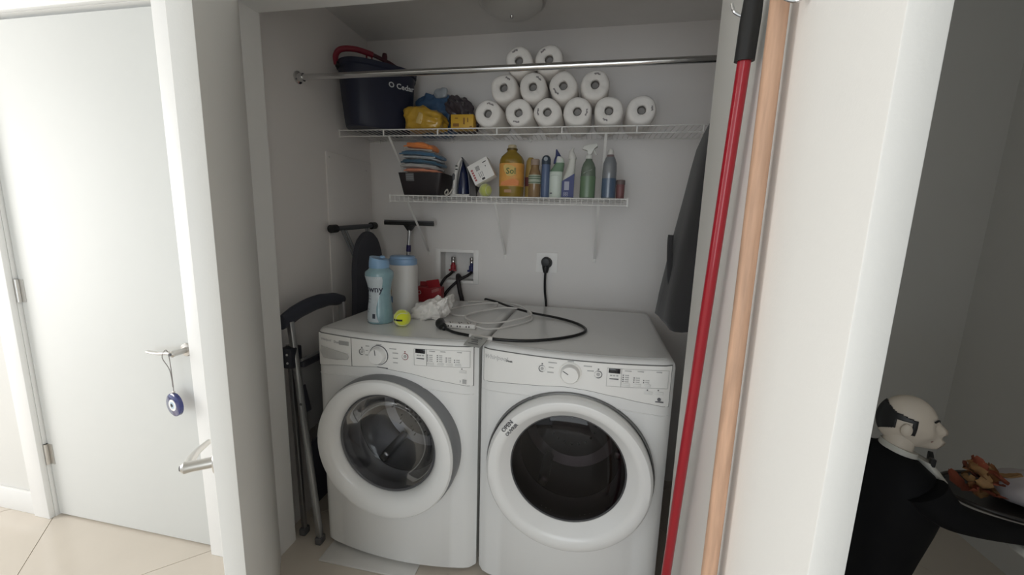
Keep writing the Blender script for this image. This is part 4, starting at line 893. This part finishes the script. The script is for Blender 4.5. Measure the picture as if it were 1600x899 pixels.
for i in range(21):
    a = PI * i / 20; pts.append((.135 * math.cos(a) * (1 if math.cos(a) > 0 else 1), 1.10 + .265 * math.sin(a) ** .8))
pts = [(.165, .04)] + [(.160, .70)] + pts + [(-.160, .70), (-.165, .04)]
extrude_poly(bm, pts, -.014, .014, .006, 'YZ'); finish(bm, 'board', mat('board_cover', (.055, .056, .068), .9, bump=.3, bscale=240), t)
bm = BM(); tube(bm, [(-.088, -.15, 1.378), (-.062, .165, 1.392)], .0125, 14); fb = finish(bm, 'foot_bar', mat('bar_grey', (.075, .078, .088), .45), t)
for p, q in (((-.092, -.175, 1.377), (-.087, -.135, 1.379)), ((-.066, .150, 1.391), (-.061, .188, 1.393))):
    bm = BM(); tube(bm, [p, tuple((Vector(p) * .5 + Vector(q) * .5)), q], .020, 16); finish(bm, 'rubber_cap', M_black, fb)
for p, q in (((-.080, -.10, 1.37), (-.045, .02, 1.12)), ((-.07, -.085, 1.37), (-.035, .035, 1.12)), ((-.066, .10, 1.385), (-.030, .07, 1.0)), ((-.064, .12, 1.385), (-.030, .085, 1.0))):
    bm = BM(); tube(bm, [p, q, tuple(Vector(q) + Vector((.0, .02, -.6)))], .007, 10); finish(bm, 'leg', M_greyband, t)
# folded step ladder parallel to the side wall
t = thing('step_ladder', 'folded aluminium step ladder with dark padded top rail beside the washer', 'ladder', (-1.16, 1.54, 0))
def tube2(nm, pts, r, m, n=12, k=0, flat=1.0, par=t):
    bm = BM(); tube(bm, pts, r, n, k, flat); return finish(bm, nm, m, par)
def slat(nm, a, b, wx, wy, m, bev=.003, par=None):
    bm = BM(); a, b = Vector(a), Vector(b); d = b - a; q = Matrix(((1, 0, 0), (0, 1, 0), (0, 0, 1))).to_4x4()
    box(bm, -wx / 2, wx / 2, -wy / 2, wy / 2, 0, d.length, bev); bm.transform(Matrix.Translation(a) @ d.to_track_quat('Z', 'Y').to_matrix().to_4x4() @ Matrix.Rotation(0, 4, 'Z')); return finish(bm, nm, m, par or t)
slat('front_leg', (.058, -.165, .03), (-.048, -.135, 1.0), .020, .028, M_alu)
slat('front_leg', (.058, .165, .03), (-.012, .165, 1.03), .020, .028, M_alu)
slat('rear_leg', (-.044, -.135, .03), (-.066, -.130, .90), .016, .022, M_alu)
slat('rear_leg', (-.044, .16, .03), (-.055, .16, .90), .016, .022, M_alu)
for x, y in ((.058, -.165), (.058, .165), (-.044, -.135), (-.044, .16)):
    bm = BM(); box(bm, x - .015, x + .015, y - .019, y + .019, 0, .034, .005); finish(bm, 'rubber_foot', M_rubber, t)
bm = BM(); lo = []
for i in range(17):
    q = i / 16; y = -.165 + .34 * q; zc_ = 1.002 + .040 * q + .030 * math.sin(q * PI); xc = -.062 + .050 * q
    hh = .038 * (1 - .25 * q) * (min(1, .8 + 2 * q) if q < .15 else 1) * (min(1, .7 + 3 * (1 - q)) if q > .87 else 1)
    lo.append([(xc + .019 * math.cos(a), y, zc_ + hh * math.sin(a) + .004 * noise.noise(Vector((q * 6, a, 1)))) for a in [2 * PI * k / 18 for k in range(18)]])
rings(bm, lo); finish(bm, 'top_rail_pad', M_darkfab, t, smooth=60)
bm = BM(); box(bm, -.03, .024, -.035, .030, -.044, .044, .006); bm.transform(T(-.045, -.138, .850)); jb = finish(bm, 'joint_bracket', mat('joint_black', (.016, .017, .026), .5), t)
for y, z_ in ((-.172, .868), (-.172, .832)):
    bm = BM(); lathe(bm, [(.005, -.1735), (.005, -.1745 - .001)], 10, 'Y', (-.040, 0, z_)); finish(bm, 'rivet', M_alu, jb)
slat('step', (.0, -.12, .60), (-.045, -.12, .82), .024, .02, mat('step_edge', (.03, .03, .04), .6))
bm = BM(); box(bm, -.004, .004, -.125, .155, .5, .835, .002); bm.transform(T(-.018, 0, 0)); st = finish(bm, 'step', M_greyfab, t)
bm = BM(); box(bm, -.012, .012, -.13, .155, .80, .825, .004); bm.transform(T(-.010, 0, 0)); finish(bm, 'step_edge', mat('step_edge', (.03, .03, .04), .6), t)
bm = BM(); box(bm, -.004, .004, -.125, .155, .15, .46, .002); bm.transform(T(.012, 0, 0)); finish(bm, 'step', mat('step_edge', (.03, .03, .04), .6), t)
bm = BM(); lathe(bm, [(.006, -.1795), (.006, -.181)], 10, 'Y', (.016, 0, .66)); 
finish(bm, 'rivet', M_rubber, t)
# grey cloth bag stuffed between ladder and washer
bm = BM(); soft_box(bm, .05, .17, .34, .006, 9, 44, 10, 3.0)
bg = finish(bm, 'cloth_bag', M_greyfab, None, (-1.112, 1.62, .52), 60)
tag(bg, 'limp grey cloth bag stuffed between the ladder and the washer', 'bag')
bm = BM(); soft_box(bm, .04, .16, .5, .006, 9, 45, 8, 4.0)
bg2 = finish(bm, 'dark_bag', M_darkfab, None, (-1.10, 1.60, 0.0), 60); tag(bg2, 'dark folded bag standing on the floor between ladder legs and washer', 'bag')
# thin white drip mat under the washer
bm = BM(); box(bm, -1.045, -.62, 1.285, 1.43, 0.0005, .009, .003); fm = finish(bm, 'drip_mat', mat('mat_white', (.66, .65, .63), .4)); tag(fm, 'thin white mat showing under the front of the washer', 'mat')

# ================================================================== COAT ON THE ROD
t = thing('hanging_coat', 'dark charcoal coat hanging from the rod behind the open right door', 'coat', (.455, 1.66, 1.06))
bm = BM(); lo = []
for z_, xl, xr, yw in ((0, -.150, .10, .20), (.02, -.168, .11, .205), (.10, -.160, .11, .205), (.30, -.132, .105, .20), (.50, -.100, .10, .20), (.60, -.085, .095, .20), (.68, -.070, .085, .195), (.74, -.050, .065, .16), (.785, -.032, .045, .09), (.80, -.02, .03, .06)):
    n = 36; row = []
    for i in range(n):
        a = 2 * PI * i / n; f = 1 + .06 * math.sin(a * 7 + z_ * 3) * (1 - z_)
        cx, rx = (xl + xr) / 2, (xr - xl) / 2
        row.append((cx + rx * math.cos(a) * f, yw * math.sin(a) * f, z_ + .012 * math.sin(a * 3) * (z_ < .01)))
    lo.append(row)
rings(bm, lo); finish(bm, 'body', M_coat, t, smooth=60)
bm = BM(); tube(bm, [(-.150, -.03, .345), (-.150, -.03, .30), (-.140, -.03, .18), (-.125, -.03, .12)], lambda q: .011, 10, 5); finish(bm, 'strap', M_coat, t)
bm = BM(); tube(bm, [(0, -.03, .78), (0, -.03, .93), (0, -.03, .965), (0, -.012, .986), (0, .008, .966)], .003, 8, 6); finish(bm, 'hanger_hook', M_chrome, t)

# ================================================================== POLES ON THE RIGHT DOOR
def on(y): return .294 + (y - .5) * .016 / .758       # inner face of the door at this depth
t = thing('broom_pole', 'shiny red metal broom pole with black grip hanging on the right door', 'broom', (.27, 1.085, 0))
bp0, bp1 = Vector((.262, 1.085, .02)), Vector((.2735, .885, 1.905)); d = (bp1 - bp0); at = lambda q: bp0 + d * q - Vector((.27, 1.085, 0))
bm = BM(); tube(bm, [at(0), at(.5), at(.945)], .0122, 18); finish(bm, 'pole', M_red, t)
bm = BM(); q0 = .925
def gp(q, off=0): return at(q) + Vector((off, 0, 0))
tube(bm, [at(.922), at(.924), at(.960), at(.985)], lambda q: .0180 if q < .9 else .016, 18, 0, 1.0); gr = finish(bm, 'grip', mat('grip_black', (.014, .014, .014), .55), t)
bm = BM(); u = Vector((0, 1, 0)); base = at(.982)
tube(bm, [base + u * .010, base + u * .011 + Vector((0, 0, .045)), base + u * .006 + Vector((0, -.003, .075)), base + u * -.006 + Vector((0, -.006, .075)), base + u * -.011 + Vector((0, -.006, .045)), base - u * .010], .0048, 10, 6); finish(bm, 'hanging_loop', mat('grip_black', (.014, .014, .014), .55), t)
bm = BM(); box(bm, -.14, .06, -.10, .05, 0, .03, .008); bm.transform(T(-.10 * 0, .0, 0) @ Matrix.Diagonal((.18, 1, 1, 1))); finish(bm, 'broom_head', mat('broom_dark', (.04, .03, .03), .7), t)
t = thing('wooden_pole', 'bare pale wooden pole hanging beside the red broom pole', 'pole', (.272, .758, 0))
bm = BM(); tube(bm, [(.002, .0, .0), (.002, .001, .4), (.002, .001, .8), (.002, .004, 1.3), (.0025, .010, 1.95)], .0142, 20, 6); finish(bm, 'pole', M_wood, t)
bm = BM(); lathe(bm, [(.0152, .0), (.0152, .03)], 18, 'Z', (.002, 0, 0)); finish(bm, 'end_cap', M_rubber, t)
# ================================================================== EVIL EYE CHARM
t = thing('evil_eye_charm', 'blue glass evil eye charm hanging from the hall door handle', 'charm', (-1.572, 1.192, .640))
bm = BM(); tube(bm, [(0, 0, .094), (.002, 0, .12), (.001, 0, .20), (0, -.002, .250), (.0, -.010, .275), (0, -.026, .250), (.0, -.004, .19), (.0, 0, .12)], .0014, 6, 5); finish(bm, 'cord', mat('cord_grey', (.22, .20, .20), .7), t)
bm = BM(); bmesh.ops.create_uvsphere(bm, u_segments=12, v_segments=8, radius=.005); bm.transform(T(.001, 0, .100)); finish(bm, 'bead', M_nickel, t)
MR = Matrix.Rotation(DEG(-12), 4, 'Z')
def disc(nm, r, y0, y1, m, bev=.003, oz=.047):
    bm = BM(); lathe(bm, [(r - bev, y1), (r, y1 - bev * .6 * (1 if y1 > y0 else -1)), (r, y0 + bev * .6), (r - bev, y0)], 32, 'Y', (0, 0, oz)); bm.transform(MR); return finish(bm, nm, m, t)
dk = disc('glass_disc', .047, -.008, .008, mat('cobalt_glass', (.010, .018, .13), .08, coat=.8), .004)
for r, y, m in ((.0235, -.0095, mat('eye_white', (.78, .79, .80), .2)), (.0140, -.0105, mat('eye_pale', (.42, .55, .66), .2)), (.0075, -.0115, mat('eye_black', (.01, .01, .015), .15))):
    bm = BM(); lathe(bm, [(r, -.005), (r, y), (r * .5, y - .0006)], 26, 'Y', (0, 0, .047)); bm.transform(MR); finish(bm, 'eye_ring', m, t)

# ================================================================== BUTLER STATUE
t = thing('butler_statue', 'painted butler statue in black tailcoat bowing and holding out a tray', 'statue', (.83, 1.12, 0))
M_suit = mat('suit_black', (.005, .005, .006), .75, spec=.2, var=.2); M_skin = mat('statue_skin', (.60, .53, .45), .45); M_shirt = mat('statue_shirt', (.50, .49, .45), .5)
def lp(c, ux, uy, rx, ry, n=24, pw=2.2):
    c, ux, uy = Vector(c), Vector(ux).normalized(), Vector(uy).normalized(); out = []
    for i in range(n):
        a = 2 * PI * i / n; ca, sa = math.cos(a), math.sin(a)
        out.append(c + ux * rx * math.copysign(abs(ca) ** (2 / pw), ca) + uy * ry * math.copysign(abs(sa) ** (2 / pw), sa))
    return out
YU = (0, 1, 0)
# pedestal and trouser legs
bm = BM(); loft(bm, [(-.0, 0, 0, .13, .12), (0, 0, .03, .13, .12), (0, 0, .036, .12, .11)], 32, 4); finish(bm, 'pedestal', mat('pedestal_brown', (.06, .04, .03), .5), t)
for s in (-1, 1):
    bm = BM(); rings(bm, [lp((-.005, s * .042, .05), (1, 0, 0), YU, .030, .030), lp((-.005, s * .042, .22), (1, 0, 0), YU, .034, .034), lp((-.012, s * .040, .36), (1, 0, 0), YU, .040, .038), lp((-.018, s * .034, .50), (1, 0, 0), YU, .048, .042)]); lg = finish(bm, 'trouser_leg', M_suit, t)
    bm = BM(); loft(bm, [(.020, s * .042, .034, .060, .028), (.020, s * .042, .052, .058, .027), (.010, s * .042, .066, .036, .024)], 20, 2.4); finish(bm, 'shoe', M_black, lg)
# tailcoat torso leaning forward, seen from the side
bm = BM()
rings(bm, [lp((-.030, 0, .30), (1, 0, 0), YU, .045, .070), lp((-.030, 0, .42), (1, 0, .0), YU, .052, .078), lp((-.027, 0, .54), (1, 0, 0), YU, .056, .082), lp((-.022, 0, .62), (1, 0, .0), YU, .072, .086), lp((-.016, 0, .70), (1, 0, .0), YU, .084, .094),
           lp((-.010, 0, .77), (1, 0, .0), YU, .086, .104), lp((-.010, 0, .82), (1, 0, -.06), YU, .078, .106), lp((-.018, 0, .862), (1, 0, -.12), YU, .058, .090), lp((-.022, 0, .888), (1, 0, -.2), YU, .032, .048)])
finish(bm, 'tailcoat', M_suit, t, smooth=60)
# shirt front
bm = BM(); rings(bm, [lp((.064, -.030, .765), (1, 0, .1), YU, .014, .020, 16), lp((.062, -.032, .80), (1, 0, .0), YU, .018, .030, 16), lp((.044, -.030, .845), (1, 0, -.2), YU, .020, .034, 16), lp((.016, -.022, .885), (1, 0, -.3), YU, .020, .032, 16)]); sh = finish(bm, 'shirt_front', M_shirt, t, smooth=60)
for z_, x in ((.785, .080), (.815, .077), (.845, .064)):
    bm = BM(); bmesh.ops.create_uvsphere(bm, u_segments=8, v_segments=6, radius=.0035); bm.transform(T(x, -.036, z_)); finish(bm, 'stud', M_black, sh)
bm = BM(); rings(bm, [lp((-.018, 0, .880), (1, 0, -.3), YU, .038, .045, 24), lp((-.018, 0, .900), (1, 0, -.3), YU, .035, .040, 24)]); finish(bm, 'collar', M_shirt, t)
bm = BM()
for s in (-1, 1): extrude_poly(bm, [(0, -.003), (s * .022, -.011), (s * .024, .010), (0, .004)], -.005, .005, .0015)
bmesh.ops.rotate(bm, verts=bm.verts, cent=(0, 0, 0), matrix=Matrix.Rotation(DEG(62), 3, 'Z')); bm.transform(T(.030, -.036, .889)); finish(bm, 'bow_tie', M_black, t)
# head: one sculpted mesh facing +X, slightly down
bm = BM(); bmesh.ops.create_uvsphere(bm, u_segments=48, v_segments=32, radius=1)
def g(d, c, s): return math.exp(-((d - Vector(c)).length / s) ** 2)
for v in bm.verts:
    d = v.co.normalized(); p = Vector((d.x * .056, d.y * .043, d.z * .066))
    if d.z < -.1: p.x += -.05 * 0 + .004 * (-d.z); p.y *= 1 - .18 * (-d.z)
    p.x += .015 * g(d, (.98, 0, -.18), .20) + .010 * g(d, (.98, 0, .02), .17) + .008 * g(d, (.85, 0, -.5), .35)         # nose
    p += Vector((.017, 0, -.008)) * g(d, (.72, 0, -.72), .26)                            # chin
    p += Vector((.012, 0, 0)) * g(d, (.86, 0, -.48), .12) - Vector((.005, 0, 0)) * g(d, (.92, 0, -.33), .07)
    for s in (-1, 1):
        p -= Vector((.007, 0, 0)) * g(d, (.90, s * .34, .10), .14)                       # eye sockets
        p += Vector((.005, 0, 0)) * g(d, (.90, s * .33, .27), .13)                       # brows
        p += Vector((0, s * .004, 0)) * g(d, (.72, s * .55, -.22), .22)                  # cheeks
    p.x -= .006 * g(d, (-.7, 0, -.7), .5)
    v.co = p
HM = T(-.012, 0, .968) @ Matrix.Rotation(DEG(-24), 4, 'Z') @ Matrix.Rotation(DEG(2), 4, 'Y')
bm.transform(HM); hd = finish(bm, 'head', M_skin, t, smooth=180)
bm = BM(); rings(bm, [lp((-.022, 0, .875), (1, 0, -.2), YU, .030, .030), lp((-.020, 0, .915), (1, 0, -.2), YU, .030, .029), lp((-.016, 0, .945), (1, 0, -.2), YU, .034, .032)]); finish(bm, 'neck', M_skin, t, smooth=60)
# hair: horseshoe of black hair round the bald crown, with sideburns
bm = BM(); bmesh.ops.create_uvsphere(bm, u_segments=120, v_segments=80, radius=1)
kill = []
for v in bm.verts:
    d = v.co.normalized()
    a = math.atan2(abs(d.y), -d.x)            # 0 at the back, pi at the face
    el = math.asin(max(-1, min(1, d.z)))
    top = .74 - .42 * min(1, a / 1.25) ** 1.5; low = -.62 + .42 * min(1, a / 1.1)
    if 1.15 < a < 1.85: top = .42 - (a - 1.15) * .22; low = .14 if a < 1.58 else -.32
    ok = (low < el < top) and a < 1.80
    if not ok: kill.append(v)
    else: v.co = Vector((d.x * .0585, d.y * .0455, d.z * .0680))
bmesh.ops.delete(bm, geom=kill, context='VERTS')
r_ = bmesh.ops.extrude_face_region(bm, geom=list(bm.faces)); ex_ = [q for q in r_['geom'] if isinstance(q, bmesh.types.BMVert)]
for v in ex_: v.co *= .95
bm.transform(HM); finish(bm, 'hair', M_black, hd, smooth=180)
for s in (-1, 1):
    bm = BM(); bmesh.ops.create_uvsphere(bm, u_segments=14, v_segments=10, radius=1); bm.transform(HM @ T(-.006, s * .046, -.010) @ Matrix.Diagonal((.011, .006, .017, 1))); finish(bm, 'ear', M_skin, hd)
    bm = BM(); tube(bm, [HM @ Vector((.0535, s * .010, .019)), HM @ Vector((.0505, s * .019, .025)), HM @ Vector((.0425, s * .029, .021))], .0022, 6, 4); finish(bm, 'eyebrow', M_black, hd)
    bm = BM(); bmesh.ops.create_uvsphere(bm, u_segments=12, v_segments=8, radius=.0042); bm.transform(HM @ T(.0445, s * .0165, .008)); finish(bm, 'eye', mat('eye_dark', (.10, .09, .08), .2), hd)
bm = BM(); tube(bm, [HM @ Vector((.0470, -.017, -.033)), HM @ Vector((.0560, 0, -.0315)), HM @ Vector((.0470, .017, -.033))], .0022, 6, 4); finish(bm, 'mouth', mat('lip', (.30, .17, .15), .5), hd)
# arms reaching forward to the tray
for s, sh_, el, wr in ((-1, (-.012, -.090, .835), (.075, -.118, .785), (.325, -.085, .738)), (1, (-.012, .090, .835), (.06, .11, .745), (.118, .03, .728))):
    bm = BM(); tube(bm, [sh_, tuple(Vector(sh_) * .45 + Vector(el) * .55 + Vector((-.012, 0, -.01))), el, tuple(Vector(el) * .5 + Vector(wr) * .5), wr], lambda q: .046 - .026 * min(1, q * 1.3), 16, 6); am = finish(bm, 'sleeve', M_suit, t, smooth=60)
    d_ = (Vector(wr) - Vector(el)).normalized(); w0 = Vector(wr)
    bm = BM(); tube(bm, [w0 - d_ * .004, w0 + d_ * .012], .024, 16); finish(bm, 'cuff', M_shirt, am)
    # hand under the tray: palm and five fingers
    bm = BM(); tube(bm, [w0 + d_ * .008, w0 + d_ * .028 + Vector((0, 0, -.002)), w0 + d_ * .050 + Vector((0, 0, .0))], lambda q: .0175 + .003 * math.sin(q * PI), 14, 4, .62)
    for k in range(4):
        o_ = Vector((0, (-.0135 + .009 * k), 0)); ln = (.030, .036, .034, .026)[k]
        a_ = w0 + d_ * .046 + o_; tube(bm, [a_, a_ + d_ * ln * .5 + Vector((0, 0, .006)), a_ + d_ * ln * .8 + Vector((0, 0, .018))], .0052, 8, 4)
    th = w0 + d_ * .020 + Vector((0, -s * .016, .002)); tube(bm, [th, th + d_ * .014 + Vector((0, -s * .008, .012)), th + d_ * .022 + Vector((0, -s * .006, .026))], .0058, 8, 4)
    finish(bm, 'hand', M_skin, am, smooth=60)
bm = BM(); soft_box(bm, .12, .075, .030, .004, 20, 61, 6, 3.5)
bm.transform(T(.235, -.093, .700) @ Matrix.Rotation(.19, 4, 'Y')); finish(bm, 'arm_towel', M_shirt, t, smooth=60)
# tray carried on both hands
tr = thing('serving_tray', 'oval dark-rimmed tray held out by the butler statue', 'tray', (1.105, 1.12, .776))
bm = BM(); loft(bm, [(0, 0, 0, .155, .085), (0, 0, .004, .165, .095), (0, 0, .016, .178, .108), (0, 0, .018, .174, .104), (0, 0, .008, .160, .09), (0, 0, .006, .15, .08)], 48); finish(bm, 'dish', mat('tray_dark', (.03, .026, .024), .35), tr)
bm = BM(); P = [(.177 * math.cos(2 * PI * i / 48), .107 * math.sin(2 * PI * i / 48), .017) for i in range(49)]; tube(bm, P, .005, 8); finish(bm, 'rim', mat('tray_rim', (.035, .03, .028), .4), tr)
# rust-coloured dried leaves on the tray, each leaf a piece
bq = thing('dried_leaf_posy', 'crumpled orange-brown dried leaves lying on the tray', 'leaves', (.988, 1.10, .785))
rn = random.Random(3); lm = [mat('leaf_rust', (.26, .115, .045), .7, var=.4, scale=60), mat('leaf_ochre', (.30, .17, .07), .7, var=.4, scale=60), mat('leaf_red', (.24, .06, .03), .7, var=.4, scale=60)]
for k in range(26):
    bm = BM(); ln, wd = rn.uniform(.028, .046), rn.uniform(.011, .019); lo = []
    cur = rn.uniform(-12, 12)
    for i in range(7):
        q = i / 6; w_ = wd * math.sin(PI * (.08 + .88 * q)) ** .8 * (1 + .25 * (i % 2)); zz = .010 * math.sin(q * 3 + k) + cur * (q * ln) ** 2
        lo.append([(q * ln, -w_, zz + .006), (q * ln, 0, zz), (q * ln, w_, zz + .006), (q * ln, w_ * .9, zz + .0045), (q * ln, 0, zz - .0012), (q * ln, -w_ * .9, zz + .0045)])
    rings(bm, lo)
    bm.transform(T(rn.uniform(-.022, .022), rn.uniform(-.02, .02), rn.uniform(.015, .085)) @ Matrix.Rotation(rn.uniform(0, 6.3), 4, 'Z') @ Matrix.Rotation(rn.uniform(-1.2, .3), 4, 'Y') @ Matrix.Rotation(rn.uniform(-.7, .7), 4, 'X'))
    finish(bm, 'leaf', lm[k % 3], bq, smooth=60)
bm = BM(); soft_box(bm, .17, .13, .080, .010, 14, 51, 10, 2.6)
np_ = finish(bm, 'napkin', mat('napkin_lilac', (.40, .37, .38), .85, bump=.3), None, (1.112, 1.11, .7845), 60); tag(np_, 'bunched pale lilac napkin on the tray right of the leaves', 'napkin')
